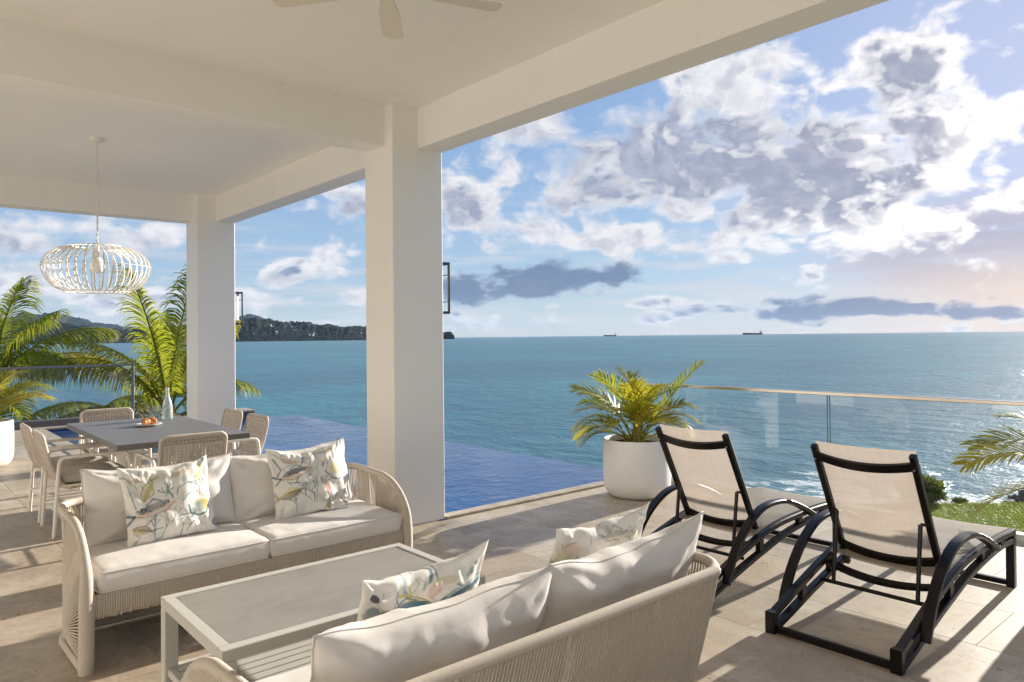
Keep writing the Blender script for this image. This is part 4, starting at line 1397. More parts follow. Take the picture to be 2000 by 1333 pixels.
# ------------------------------------------------------------------ coffee table
ct = thing('coffee_table', 'pale grey metal coffee table with stone top and slatted shelf between the sofas', 'coffee table', (0.895, 2.585, 0))
CW, CD, CH = 1.175, 0.727, 0.42
lg = 0.055
for (x, y) in ((0, 0), (CW-lg, 0), (0, CD-lg), (CW-lg, CD-lg)):
    mb = MB(); mb.box(x, x+lg, y, y+lg, 0, CH-0.0455, 0.003); mb.build('leg', 'grey_metal', ct)
mb = MB()
mb.box(0, CW, 0, 0.045, CH-0.045, CH, 0.003); mb.box(0, CW, CD-0.045, CD, CH-0.045, CH, 0.003)
mb.box(0, 0.045, 0.0455, CD-0.0455, CH-0.045, CH, 0.003); mb.box(CW-0.045, CW, 0.0455, CD-0.0455, CH-0.045, CH, 0.003)
mb.build('frame', 'grey_metal', ct)
mb = MB(); mb.box(0.0475, CW-0.0475, 0.0475, CD-0.0475, CH-0.03, CH-0.004, 0.002); mb.build('top', 'slab', ct)
mb = MB()
mb.box(0.056, CW-0.056, 0.012, 0.042, 0.10, 0.13, 0.003); mb.box(0.056, CW-0.056, CD-0.042, CD-0.012, 0.10, 0.13, 0.003)
mb.box(0.012, 0.042, 0.056, CD-0.056, 0.10, 0.13, 0.003); mb.box(CW-0.042, CW-0.012, 0.056, CD-0.056, 0.10, 0.13, 0.003)
mb.build('shelf_frame', 'grey_metal', ct)
ns = 11; sp = (CD-0.10)/ns
sm_ = MB(); sm_.box(0.044, CW-0.044, 0, sp-0.008, 0, 0.016, 0.002)
sme = sm_.mesh('slat', 'grey_metal')
for k in range(ns):
    link('slat', sme, ct, (0, 0.05+k*sp, 0.1145))

# ------------------------------------------------------------------ dining set
dt = thing('dining_table', 'grey slab topped dining table on pale legs under the hanging lamp', 'dining table', (1.79, 6.85, 0))
mb = MB(); mb.box(-0.49, 0.49, -0.95, 0.95, 0.695, 0.74, 0.003); mb.build('tabletop', 'table_slab', dt)
for (x, y) in ((-0.21, -0.27), (0.17, -0.27), (-0.21, 0.25), (0.17, 0.25)):
    mb = MB(); mb.box(x-0.045, x+0.045, y-0.045, y+0.045, 0.0205, 0.6935, 0.004); mb.build('leg', 'white_metal', dt)
mb = MB(); mb.box(-0.33, 0.29, -0.40, 0.38, 0, 0.02, 0.004); mb.build('base_plate', 'white_metal', dt)

def make_chair(label):
    """x points to the front; rear feet at x = 0"""
    t = thing('dining_chair', label, 'dining chair', group='woven dining chairs around the table')
    hw = 0.262
    for s in (-1, 1):
        mb = MB()
        pth = spline([(0.0, s*hw, 0.0), (0.022, s*hw, 0.36), (0.034, s*hw, 0.54), (0.045, s*hw, 0.585), (0.085, s*hw, 0.603), (0.28, s*hw, 0.606), (0.455, s*hw, 0.606), (0.50, s*hw, 0.598), (0.522, s*hw, 0.56), (0.53, s*hw, 0.45), (0.552, s*hw, 0.0)], 5)
        mb.tube(pth, 0.0135, 8); mb.build('arm_frame', 'white_metal', t)
    mb = MB()
    for s in (-1, 1):
        mb.tube([(0.026, s*(hw-0.012), 0.385), (0.535, s*(hw-0.012), 0.385)], 0.010, 6)
        mb.tube([(0.012, s*(hw-0.006), 0.20), (0.53, s*(hw-0.012), 0.20)], 0.006, 6)
    mb.tube([(0.531, -hw, 0.385), (0.531, hw, 0.385)], 0.011, 6); mb.tube([(0.10, -hw+.01, 0.375), (0.10, hw-.01, 0.375)], 0.010, 6)
    mb.tube([(0.012, -hw+.01, 0.20), (0.012, hw-.01, 0.20)], 0.006, 6)
    mb.build('seat_frame', 'white_metal', t)
    # woven shell: rim and crossing cords of the back, curving under the seat
    prof = spline([(-0.068, 0.78), (-0.050, 0.69), (-0.018, 0.56), (0.03, 0.44), (0.075, 0.385), (0.13, 0.362)], 6)
    W0 = 0.238
    rim = []
    side = [(x, z) for x, z in prof]
    r_ = 0.05
    left = [(x, -W0, z) for x, z in reversed(side[3:])]
    right = [(x, W0, z) for x, z in side[3:]]
    topx, topz = side[0]
    corner = [(topx+0.012*(1-math.sin(a)), -W0+r_*(1-math.cos(a)), topz-r_*(1-math.sin(a))) for a in (0.3, 0.6, 0.9, 1.2, 1.5)]
    corner2 = [(p[0], -p[1], p[2]) for p in reversed(corner)]
    mb = MB(); wrapped(mb, left+corner+corner2+right, 0.0145, 0.010, 8); mb.build('rim', 'weave', t)
    mb = MB()
    for k in range(17):
        y = -W0+0.022+k*(2*W0-0.044)/16
        sh = 1 if abs(y) > W0-0.05 else 0
        for dy_ in (-0.0042, 0.0042):
            mb.tube([(x+0.002*math.sin(i*1.6+k*3.14), y+dy_, z) for i, (x, z) in enumerate(side[sh:])], 0.0034, 5, cap=False)
    L_ = resample([(x, 0, z) for x, z in side], 0.0235)
    for j, p in enumerate(L_[1:]):
        wv = W0-0.006 if p.z < 0.74 else W0-0.03
        for dz_ in (-0.0040, 0.0040):
            mb.tube([(p.x+0.0045*math.sin(k/16*math.pi*16+j*math.pi), -wv+2*wv*k/32, p.z+dz_) for k in range(33)], 0.0033, 5, cap=False)
    o = mb.build('woven_cords', 'weave', t); o['kind'] = 'stuff'
    mb = MB()
    for k in range(22):
        y = -W0+0.01+k*(2*W0-0.02)/21
        mb.tube([(0.125, y, 0.362), (0.53, y, 0.383)], 0.0075, 5, cap=False)
    o = mb.build('seat_cords', 'weave', t); o['kind'] = 'stuff'
    cm, cw = seat_cushion(0.44, 0.46, 0.072, 5)
    c_ = cm.build('seat_pad', 'chair_cushion', t, (0.30, 0, 0.432), (0, 0, math.pi/2)); cw.build('piping', 'chair_cushion', c_)
    return t
ch = make_chair('cream dining chair with woven back on the left of the table, nearer the camera')
ch.location = (1.0, 6.77, 0)
copy_tree(ch, 'cream dining chair with woven back on the left of the table, farther from the camera', (1.0, 7.43, 0), 0)
copy_tree(ch, 'cream dining chair with its woven back to the camera, just behind the facing sofa', (1.80, 5.83, 0), math.pi/2)
copy_tree(ch, 'cream dining chair at the far end of the table in front of the pool', (1.79, 8.48, 0), -math.pi/2)
copy_tree(ch, 'cream dining chair with woven back on the pool side of the table, nearer the column', (2.62, 6.76, 0), math.pi)
copy_tree(ch, 'cream dining chair with woven back on the pool side of the table, partly behind another', (2.64, 7.45, 0), math.pi)

# things on the dining table
TZ = 0.74
mb = MB(); mb.lathe([(0.0, 0.0), (0.06, 0.0), (0.062, 0.004), (0.10, 0.012), (0.115, 0.020), (0.113, 0.022), (0.095, 0.015), (0.06, 0.008), (0.0, 0.008)], 40)
o = mb.build('plate', 'china', None, (1.80, 7.03, TZ+0.0005)); tag(o, 'small white plate holding bread rolls on the dining table', 'plate')
def roll(x, y, rz, label, s=1.0):
    vs = []; n1, n2 = 26, 16
    for i in range(n1+1):
        t = i/n1
        a = (t-0.5)*1.7
        rr_ = (0.034*math.sin(max(0.04, min(1-0.04, t))*math.pi)**0.5)*(1+0.045*math.sin(t*30))*s
        c = Vector((0.055*math.sin(a), 0.055*math.cos(a)-0.05, 0))*s
        tg = Vector((math.cos(a), -math.sin(a), 0)); nr = Vector((math.sin(a), math.cos(a), 0))
        for k in range(n2):
            b_ = 2*math.pi*k/n2
            p = c+nr*math.cos(b_)*rr_+Vector((0, 0, 1))*(math.sin(b_)*rr_*0.95+0.029*s)
            vs.append(tuple(p))
    fs = [(i*n2+k, i*n2+(k+1) % n2, (i+1)*n2+(k+1) % n2, (i+1)*n2+k) for i in range(n1) for k in range(n2)]
    fs += [tuple(range(n2)), tuple(n1*n2+k for k in range(n2))]
    mb = MB(); mb.add(vs, fs, True)
    o = mb.build('bread_roll', 'bread', None, (x, y, TZ+0.010), (0, 0, rz)); tag(o, label, 'bread roll', 'bread rolls on the plate')
roll(1.785, 7.025, 0.7, 'golden crescent bread roll on the white plate, the left one')
roll(1.835, 7.065, -0.5, 'golden crescent bread roll on the white plate, the right one')
bt = thing('water_bottle', 'tall frosted pale aqua water bottle on the dining table', 'bottle', (2.09, 7.49, TZ+0.0005))
mb = MB(); mb.lathe([(0.0, 0.0), (0.044, 0.0), (0.048, 0.006), (0.048, 0.08), (0.046, 0.12), (0.037, 0.165), (0.024, 0.205), (0.0165, 0.235), (0.0155, 0.285)], 32); mb.build('body', 'bottle', bt)
mb = MB(); mb.lathe([(0.0155, 0.284), (0.0175, 0.286), (0.0175, 0.302), (0.0145, 0.303), (0.0145, 0.29)], 24); mb.build('neck_ring', 'bottle', bt)
def glass(x, y, label):
    t = thing('drinking_glass', label, 'drinking glass', (x, y, TZ+0.0005), group='water glasses on the dining table')
    mb = MB(); mb.lathe([(0.0, 0.0), (0.028, 0.0), (0.030, 0.004), (0.034, 0.135), (0.0325, 0.135), (0.0288, 0.010), (0.0, 0.010)], 28); mb.build('tumbler', 'tumbler', t)
    mb = MB(); mb.lathe([(0.0, 0.0105), (0.0283, 0.0105), (0.0308, 0.085), (0.0, 0.085)], 24); mb.build('water', 'drink', t)
glass(1.935, 7.42, 'clear glass of water on the dining table, the one nearer the bread')
glass(2.005, 7.46, 'clear glass of water on the dining table, the one nearer the bottle')

# hanging lamp
lp = thing('pendant_lamp', 'cream ribbed open basket lamp hanging on a chain over the dining table', 'pendant lamp', (1.491, 7.486, 0))
mb = MB(); mb.lathe([(0.0, 3.325), (0.045, 3.326), (0.055, 3.335), (0.055, 3.36)], 24); mb.build('ceiling_rose', 'white_metal', lp)
mb = MB()
z = 3.325; k = 0
while z > 2.37:
    pts = []
    for q in range(10):
        a = 2*math.pi*q/10
        u_, v_ = 0.008*math.cos(a), 0.019*math.sin(a)
        pts.append((u_, 0, z-0.018+v_) if k % 2 else (0, u_, z-0.018+v_))
    mb.tube(pts, 0.0028, 5, closed=True)
    z -= 0.031; k += 1
mb.tube([(0.004, 0.004, 3.32), (0.006, -0.004, 2.9), (0.003, 0.005, 2.38)], 0.0028, 5)
o = mb.build('chain', 'white_metal', lp); o['kind'] = 'stuff'
rp = spline([(0.20, 2.362), (0.31, 2.335), (0.405, 2.265), (0.438, 2.175), (0.415, 2.085), (0.345, 1.995), (0.262, 1.953)], 5)
rb = MB()
vs = []
for i, (r_, z_) in enumerate(rp):
    a = rp[max(i-1, 0)]; b_ = rp[min(i+1, len(rp)-1)]
    tx, tz = b_[0]-a[0], b_[1]-a[1]; L_ = math.hypot(tx, tz)
    nx, nz = -tz/L_*0.003, tx/L_*0.003
    for (sx, sy) in ((-1, -1), (-1, 1), (1, 1), (1, -1)):
        vs.append((r_+nx*sx, sy*0.0062, z_+nz*sx))
nn_ = len(rp)
fs = [(i*4+k, i*4+(k+1) % 4, (i+1)*4+(k+1) % 4, (i+1)*4+k) for i in range(nn_-1) for k in range(4)]+[(0, 1, 2, 3), tuple((nn_-1)*4+k for k in range(4))]
rb.add(vs, fs)
rme = rb.mesh('rib', 'wicker')
for k in range(38):
    link('rib', rme, lp, (0, 0, 0), (0, 0, 2*math.pi*k/38))
for (r_, z_, tr_) in ((0.20, 2.364, 0.006), (0.262, 1.951, 0.0065), (0.4405, 2.18, 0.003)):
    mb = MB(); mb.tube([(r_*math.cos(2*math.pi*k/48), r_*math.sin(2*math.pi*k/48), z_) for k in range(48)], tr_, 6, closed=True); mb.build('hoop', 'wicker', lp)
mb = MB()
for a in (0, math.pi/2):
    mb.tube([(0.2*math.cos(a), 0.2*math.sin(a), 2.364), (-0.2*math.cos(a), -0.2*math.sin(a), 2.364)], 0.004, 6)
mb.tube([(0, 0, 2.38), (0, 0, 2.265)], 0.016, 12); mb.build('bulb_holder', 'white_metal', lp)
mb = MB(); mb.lathe([(0.02, 2.265), (0.035, 2.255), (0.058, 2.22), (0.065, 2.185), (0.058, 2.15), (0.035, 2.125), (0.0, 2.118)], 24); mb.build('bulb', 'opal', lp)

# ------------------------------------------------------------------ sun loungers
def make_lounger(label):
    t = thing('sun_lounger', label, 'sun lounger', group='black framed sun loungers by the glass railing')
    HW = 0.30
    upr = spline([(0.02, 0.088), (0.17, 0.135), (0.327, 0.184), (0.512, 0.238), (0.80, 0.305), (1.117, 0.326), (1.40, 0.328), (1.66, 0.318)], 5)
    lwr = spline([(0.03, 0.018), (0.20, 0.060), (0.40, 0.115), (0.64, 0.172), (0.95, 0.236), (1.28, 0.270), (1.50, 0.277), (1.66, 0.268)], 5)
    for s in (-1, 1):
        y = s*HW
        mb = MB(); mb.bar(upr, 0.042, 0.036, y); mb.build('upper_rail', 'black_metal', t)
        mb = MB(); mb.bar(lwr, 0.042, 0.034, y); mb.build('lower_rail', 'black_metal', t)
        mb = MB(); mb.box(-0.012, 0.03, y-0.026, y+0.026, 0.0, 0.108, 0.004)
        mb.build('foot', 'black_metal', t)
        mb = MB(); mb.bar([(1.655, 0.335), (1.652, 0.18), (1.645, 0.0)], 0.044, 0.055, y); mb.build('leg', 'black_metal', t)
        for xx, z0, z1 in ((0.30, 0.10, 0.165), (0.62, 0.18, 0.255), (1.10, 0.26, 0.31), (1.42, 0.285, 0.315)):
            mb = MB(); mb.box(xx, xx+0.045, y-0.015, y+0.015, z0, z1); mb.build('rail_spacer', 'black_metal', t)
        ar = spline([(0.205, 0.09), (0.238, 0.16), (0.318, 0.275), (0.428, 0.375), (0.568, 0.448), (0.713, 0.470), (0.893, 0.452), (1.08, 0.385), (1.22, 0.318)], 5)
        mb = MB(); mb.bar(ar, 0.05, 0.026, s*(HW+0.044)); mb.build('armrest', 'black_metal', t)
        bk = [(0.372, 0.905), (0.53, 0.605), (0.69, 0.30), (0.735, 0.215)]
        mb = MB(); mb.bar(bk, 0.032, 0.034, s*(HW-0.055)); mb.build('back_rail', 'black_metal', t)
        mb = MB(); mb.tube([(0.545, s*(HW-0.09), 0.54), (0.49, s*(HW-0.09), 0.165)], 0.011, 8); mb.tube([(0.545, s*(HW-0.09), 0.54), (0.555, s*(HW-0.045), 0.54)], 0.008, 8)
        mb.build('back_strut', 'black_metal', t)
        for bx_, bz_ in ((0.405, 0.845), (0.67, 0.335)):
            mb = MB(); mb.tube([(bx_-0.02, s*(HW-0.055), bz_-0.011), (bx_-0.024, s*(HW-0.055), bz_-0.013)], 0.006, 8); mb.build('bolt', 'steel', t)
    # curved cross slats of the back and seat
    def slat(name, x, z, sag, dirv, wd=0.045, span=HW-0.065):
        mb = MB()
        dv = Vector((dirv[0], 0, dirv[1])).normalized()
        nv = Vector((-dv.z, 0, dv.x))
        vs = []; n_ = 15
        for i in range(n_):
            y = -span+2*span*i/(n_-1)
            k = 1-(y/span)**2
            c = Vector((x, y, z))-nv*(-sag*k) - dv*0.0
            c = Vector((x, y, z)) + Vector((-0.6*sag*k, 0, -sag*k))
            for (a, b_) in ((-1, -1), (1, -1), (1, 1), (-1, 1)):
                vs.append(tuple(c+dv*(a*wd/2)+nv*(b_*0.009)))
        fs = [(i*4+k, i*4+(k+1) % 4, (i+1)*4+(k+1) % 4, (i+1)*4+k) for i in range(n_-1) for k in range(4)]+[(0, 1, 2, 3), tuple((n_-1)*4+k for k in range(4))]
        mb.add(vs, fs); return mb.build(name, 'black_metal', t)
    bd = (-0.46, 0.89)
    slat('back_slat', 0.398, 0.848, 0.028, bd)
    slat('back_slat', 0.665, 0.335, 0.028, bd)
    slat('seat_slat', 0.60, 0.232, 0.035, (1, 0.2), 0.05, HW-0.02)
    slat('seat_slat', 1.15, 0.30, 0.03, (1, 0.0), 0.05, HW-0.02)
    mb = MB(); mb.tube([(0.49, -HW+0.02, 0.165), (0.49, HW-0.02, 0.165)], 0.011, 8); mb.build('strut_bar', 'black_metal', t)
    mb = MB(); mb.box(0.002, 0.024, -HW+0.027, HW-0.027, 0.006, 0.044, 0.004); mb.build('foot_bar', 'black_metal', t)
    mb = MB(); mb.box(1.63, 1.662, -HW+0.023, HW-0.023, 0.006, 0.036, 0.003); mb.build('foot_bar', 'black_metal', t)
    # fabric
    def cloth(path, half, sag):
        vs = []; n_ = 17
        for i, (x, z) in enumerate(path):
            e = min(1, min(i, len(path)-1-i)/3)
            for j in range(n_):
                y = -half+2*half*j/(n_-1)
                k = 1-(y/half)**2
                vs.append((x-0.5*sag*k, y, z-sag*k*(0.5+0.5*e)))
        fs = [(i*n_+j, i*n_+j+1, (i+1)*n_+j+1, (i+1)*n_+j) for i in range(len(path)-1) for j in range(n_-1)]
        mb = MB(); mb.add(vs, fs, True); return mb
    # the back sling lies on the front side of its rails
    bp = [(0.372+0.024+0.362*k/14, 0.905+0.022-0.695*k/14) for k in range(15)]
    cloth(bp, HW-0.05, 0.016).build('back_sling', 'sling', t)
    sp_ = [(x, z+0.021) for x, z in upr if x > 0.60]
    sp_ = sp_+[(1.69, sp_[-1][1]-0.006), (1.70, sp_[-1][1]-0.03)]
    cloth(sp_, HW-0.005, 0.014).build('seat_sling', 'sling', t)
    return t
lo = make_lounger('black framed sun lounger with beige sling at the right, nearest the camera')
lo.location = (3.375, 1.635, 0)
copy_tree(lo, 'black framed sun lounger with beige sling next to the white planter', (3.39, 2.675, 0), 0)

# ------------------------------------------------------------------ plants
def frond_mesh(L_, el0, droop, npair, ll, lw, seed, matname, start=0.14, hang=0.8, vee=0.5, curl=0.0, rach=0.018, segs=16, twist=0.0, droop_pow=1.4):
    """pinnate palm leaf: arching rachis in the local xz plane, leaflets on both sides"""
    rg_ = random.Random(seed)
    mb = MB()
    pts = [Vector((0, 0, 0))]; dirs = []
    for i in range(segs):
        t = (i+0.5)/segs
        e = el0-droop*t**droop_pow
        yaw = curl*t
        dd_ = Vector((math.cos(e)*math.cos(yaw), math.cos(e)*math.sin(yaw), math.sin(e)))
        dirs.append(dd_); pts.append(pts[-1]+dd_*L_/segs)
    dirs.append(dirs[-1])
    mb.tube(pts, [rach*(1-0.85*i/segs)+0.001 for i in range(segs+1)], 5, cap=False)
    def at(t):
        f_ = t*segs; i = min(int(f_), segs-1); k = f_-i
        return pts[i].lerp(pts[i+1], k), dirs[i].lerp(dirs[i+1], k).normalized()
    vs, fs = [], []
    for i in range(npair):
        t = start+(1-start)*(i+0.5)/npair
        for s in (-1, 1):
            p, f_ = at(min(1, t+rg_.uniform(-.004, .004)))
            sd_ = f_.cross(Vector((0, 0, 1)))
            sd_ = sd_.normalized() if sd_.length > 1e-3 else Vector((0, 1, 0))
            un = sd_.cross(f_).normalized()
            if twist:
                Rm = Matrix.Rotation(twist*t, 3, f_); sd_ = Rm @ sd_; un = Rm @ un
            sweep = 0.55+0.75*t+rg_.uniform(-.12, .12)
            dv = (sd_*s*math.cos(sweep*0.8)+f_*math.sin(sweep*0.8)+un*(vee*rg_.uniform(.6, 1.2))).normalized()
            ln = ll*(0.35+0.65*math.sin(min(1, (t-start)/(1-start)*0.86+0.14)*math.pi)**0.7)*rg_.uniform(.85, 1.1)
            wd = lw*rg_.uniform(.8, 1.15)
            g_ = hang*rg_.uniform(.7, 1.3)
            q = p.copy(); prev = None
            k0 = len(vs)
            nseg = 4
            cur = dv
            for j in range(nseg+1):
                u_ = j/nseg
                wv = cur.cross(un)
                wv = wv.normalized() if wv.length > 1e-3 else f_
                ww = wd*(0.55 if j == 0 else (1.0 if j < 3 else 0.62))*0.5
                if j == nseg: vs.append(tuple(q))
                else: vs.append(tuple(q-wv*ww)); vs.append(tuple(q+wv*ww))
                cur = (cur+Vector((0, 0, -1))*g_*(0.25+u_)*0.55).normalized()
                q = q+cur*ln/nseg
            for j in range(nseg-1):
                a = k0+2*j
                fs.append((a, a+1, a+3, a+2))
            a = k0+2*(nseg-1)
            fs.append((a, a+1, a+2))
    mb.add(vs, fs, False)
    me = bpy.data.meshes.new('frond')
    me.from_pydata([tuple(v) for v in mb.v], [], mb.f)
    me.polygons.foreach_set('use_smooth', mb.sm)
    me.materials.append(MAT[matname])
    return me


def lathe_pot(t, r, h_):
    mb = MB()
    mb.lathe([(0.0, 0.0), (r*0.70, 0.0), (r*0.80, 0.012), (r*0.92, 0.05), (r*0.985, 0.11), (r, 0.18), (r, h_*0.75), (r*0.985, h_-0.01), (r*0.975, h_), (r*0.93, h_), (r*0.92, h_-0.012), (r*0.91, h_-0.06)], 56)
    mb.build('pot', 'pot', t)
    mb = MB()
    n_ = 28
    vs = [(0, 0, h_-0.045)]
    for ri in (0.3, 0.65, 0.93):
        for k in range(n_):
            a = 2*math.pi*k/n_
            vs.append((r*ri*math.cos(a), r*ri*math.sin(a), h_-0.055+random.uniform(-.012, .012)))
    fs = [(0, 1+k, 1+(k+1) % n_) for k in range(n_)]+[(1+j*n_+k, 1+(j+1)*n_+k, 1+(j+1)*n_+(k+1) % n_, 1+j*n_+(k+1) % n_) for j in range(2) for k in range(n_)]
    mb.add(vs, fs, True); mb.build('soil', 'soil', t)


def areca(label, loc, r, h_, fr, seed):
    t = thing('potted_palm', label, 'potted palm', loc, group='potted palms on the terrace')
    lathe_pot(t, r, h_)
    rg_ = random.Random(seed)
    for (azd, L_, el, dr, mat_, lf) in fr:
        me = frond_mesh(L_, R(el), R(dr), int(24*max(.8, L_/0.7)), lf, 0.015, rg_.randint(0, 9999), mat_, 0.36, 0.42, 0.35, rg_.uniform(-.35, .35), 0.0065, 14, rg_.uniform(-.5, .5))
        a = math.pi/2-R(azd)
        o_ = (rg_.uniform(-.07, .07), rg_.uniform(-.07, .07), h_-0.06)
        link('frond', me, t, o_, (0, 0, a))
    mb = MB()
    for k in range(9):
        a = rg_.uniform(0, 6.28); q = rg_.uniform(.02, .1)
        x, y = q*math.cos(a), q*math.sin(a)
        mb.tube([(x, y, h_-0.06), (x*1.3, y*1.3, h_+0.06), (x*1.8, y*1.8, h_+0.16)], [0.011, 0.009, 0.006], 6)
    mb.build('cane', 'stem', t)
    return t
# bearings: degrees from +Y towards +X. Seen from the camera, picture right is about 131 and picture left 311
FR = [(120, .86, 74, 78, 'areca', .26), (132, .98, 60, 22, 'areca', .22), (20, .80, 84, 60, 'areca', .26), (300, .72, 66, 120, 'areca_gold', .22), (318, .62, 52, 110, 'areca', .22), (285, .66, 60, 100, 'areca', .22),
      (120, .66, 62, 125, 'areca_gold', .22), (138, .60, 55, 130, 'areca_gold', .22), (150, .62, 58, 110, 'areca', .22), (225, .62, 76, 75, 'areca', .22), (250, .62, 72, 80, 'areca', .22), (200, .58, 74, 80, 'areca_gold', .2),
      (330, .70, 72, 90, 'areca', .24), (40, .66, 66, 100, 'areca', .22), (80, .62, 60, 100, 'areca', .22), (308, .58, 46, 115, 'areca', .2), (270, .54, 66, 95, 'areca_gold', .18), (170, .56, 68, 95, 'areca', .2), (240, .75, 80, 60, 'areca', .24), (100, .72, 76, 62, 'areca', .24),
      (326, .55, 40, 105, 'areca', .18), (145, .52, 44, 120, 'areca_gold', .18), (312, .74, 66, 95, 'areca_gold', .22), (128, .76, 70, 100, 'areca_gold', .24), (215, .70, 80, 60, 'areca', .24), (295, .84, 80, 60, 'areca', .24), (140, .74, 60, 100, 'areca', .22), (322, .80, 74, 75, 'areca', .24)]
areca('areca palm in a round white planter standing between pool and loungers', (5.37, 4.42, 0), 0.315, 0.535, FR, 21)
FL = [(a, random.uniform(.7, 1.0), random.uniform(50, 80), random.uniform(70, 120), random.choice(('areca', 'areca', 'areca_gold')), .26) for a in range(0, 360, 17)]
areca('bright green palm in a white pot cut by the left picture edge', (0.93, 10.80, 0), 0.31, 0.55, FL, 22)
FR3 = [(330, 1.02, 42, 72, 'areca', .24), (318, .98, 25, 70, 'areca', .24), (345, .95, 50, 75, 'areca', .24), (300, .9, 60, 80, 'areca', .22), (20, .9, 60, 70, 'areca', .22), (60, .9, 66, 80, 'areca', .22), (100, .85, 55, 90, 'areca', .22), (150, .8, 60, 90, 'areca', .22),
       (200, .85, 60, 90, 'areca', .22), (240, .85, 60, 90, 'areca', .22), (270, .85, 55, 90, 'areca', .22), (0, .9, 75, 50, 'areca', .22), (180, .7, 75, 50, 'areca', .22)]
areca('potted palm mostly outside the right edge, its leaf tips before the glass railing', (5.62, 0.86, 0), 0.315, 0.535, FR3, 23)


def coconut(label, loc, fronds, trunk_h, seed, husk=True):
    t = thing('coconut_palm', label, 'palm tree', loc, group='coconut palms beyond the pool')
    rg_ = random.Random(seed)
    mb = MB()
    n_ = int(trunk_h/0.07)
    pts = [(0.10*math.sin(i/n_*1.2), 0.06*math.sin(i/n_*2), -trunk_h+trunk_h*i/n_) for i in range(n_+1)]
    pts = [(x-pts[-1][0], y-pts[-1][1], z) for x, y, z in pts]
    mb.tube(pts, [(0.15+0.06*(1-i/n_)**3)*(1.0 if i % 2 else 0.93) for i in range(n_+1)], 12); mb.build('trunk', 'trunk', t)
    mb = MB()
    for k in range(26):
        a = rg_.uniform(0, 6.28); L_ = rg_.uniform(.25, .6)
        p0 = Vector((0.10*math.cos(a), 0.10*math.sin(a), rg_.uniform(-.3, .05)))
        p2 = p0+Vector((math.cos(a)*L_*.5, math.sin(a)*L_*.5, L_*rg_.uniform(.1, .8)))
        mb.tube([p0, p0.lerp(p2, .5)+Vector((0, 0, .05)), p2], [0.055, 0.04, 0.008], 5)
    mb.build('husk', 'husk', t)
    for (azd, L_, el, dr, mat_, ll, hang) in fronds:
        me = frond_mesh(L_, R(el), R(dr), int(38+L_*20), ll, 0.029, rg_.randint(0, 9999), mat_, 0.17, hang, 0.16, rg_.uniform(-.25, .25), 0.034, 18, rg_.uniform(-.6, .6))
        link('frond', me, t, (0, 0, 0), (0, 0, math.pi/2-R(azd)))
    return t
C = 'coco'; CDR = 'coco_dry'
# seen from the camera towards these palms (bearing 12), picture left is bearing 282 and right 102
coconut('young coconut palm beyond the pool beside the farther column', (5.05, 18.0, -0.35),
        [(236, 3.75, 80, 34, C, .85, 1.1), (160, 3.85, 84, 22, C, .85, 1.9), (283, 3.35, 68, 104, 'areca', 1.0, 2.2), (262, 2.9, 72, 70, C, .80, 1.3),
         (106, 2.35, 60, 100, C, .8, 1.5), (15, 3.0, 78, 50, C, .85, 1.2), (236, 2.2, 50, 95, C, .80, 1.6), (140, 3.0, 76, 50, C, .85, 1.9),
         (285, 1.5, 18, 70, CDR, .40, .9), (110, 1.3, 30, 80, CDR, .40, .9)], 1.9, 31)
coconut('tall coconut palm with dark arched fronds at the left edge beyond the glass screen', (1.85, 19.2, 0.50),
        [(103, 2.75, 60, 74, C, .85, 1.5), (99, 2.7, 46, 88, 'areca_gold', 1.05, 2.2), (160, 2.6, 82, 40, C, .85, 1.5), (285, 3.0, 60, 90, C, .9, 1.2),
         (150, 2.2, 60, 110, C, .9, 1.8), (330, 2.6, 66, 80, C, .85, 1.2), (240, 2.6, 50, 95, C, .9, 1.6), (188, 2.2, 50, 105, C, .85, 1.9), (128, 2.3, 74, 60, C, .8, 1.5)], 2.4, 32)
coconut('low palm with a brown drooping frond behind the glass screen', (1.60, 17.6, -0.75),
        [(98, 4.1, 36, 72, CDR, .85, 1.5), (92, 2.7, 58, 100, C, .8, 1.3), (285, 2.6, 55, 90, C, .8, 1.0), (150, 2.2, 50, 110, C, .8, 1.2), (75, 2.4, 30, 70, C, .7, 1.2), (20, 2.4, 64, 80, C, .8, 1.0)], 0.8, 33)

# dark bromeliad clump beyond the kerb
def clump(name, label, cat, loc, n_, L_, matname, seed, wd=0.05, spread=1.0):
    rg_ = random.Random(seed)
    mb = MB(); vs, fs = [], []
    for k in range(n_):
        a = rg_.uniform(0, 6.28); e = rg_.uniform(.2, 1.3)
        l_ = L_*rg_.uniform(.6, 1.1)
        d_ = Vector((math.cos(a)*math.cos(e)*spread, math.sin(a)*math.cos(e)*spread, math.sin(e)))
        sd_ = Vector((-math.sin(a), math.cos(a), 0)); q = Vector((0, 0, 0)); k0 = len(vs)
        for j in range(6):
            ww = wd*(1-j/5.5)
            vs.append(tuple(q-sd_*ww)); vs.append(tuple(q+sd_*ww))
            d_ = (d_+Vector((0, 0, -.22))).normalized(); q = q+d_*l_/5
        fs += [(k0+2*j, k0+2*j+1, k0+2*j+3, k0+2*j+2) for j in range(5)]
    mb.add(vs, fs, True)
    me = bpy.data.meshes.new(name); me.from_pydata(mb.v, [], mb.f); me.materials.append(MAT[matname])
    o = link(name, me, None, loc); tag(o, label, cat); return o
clump('bromeliad', 'russet spiky plant beyond the kerb behind the water glasses', 'plant', (3.95, 16.0, -0.45), 34, 0.62, 'husk', 5, 0.035)

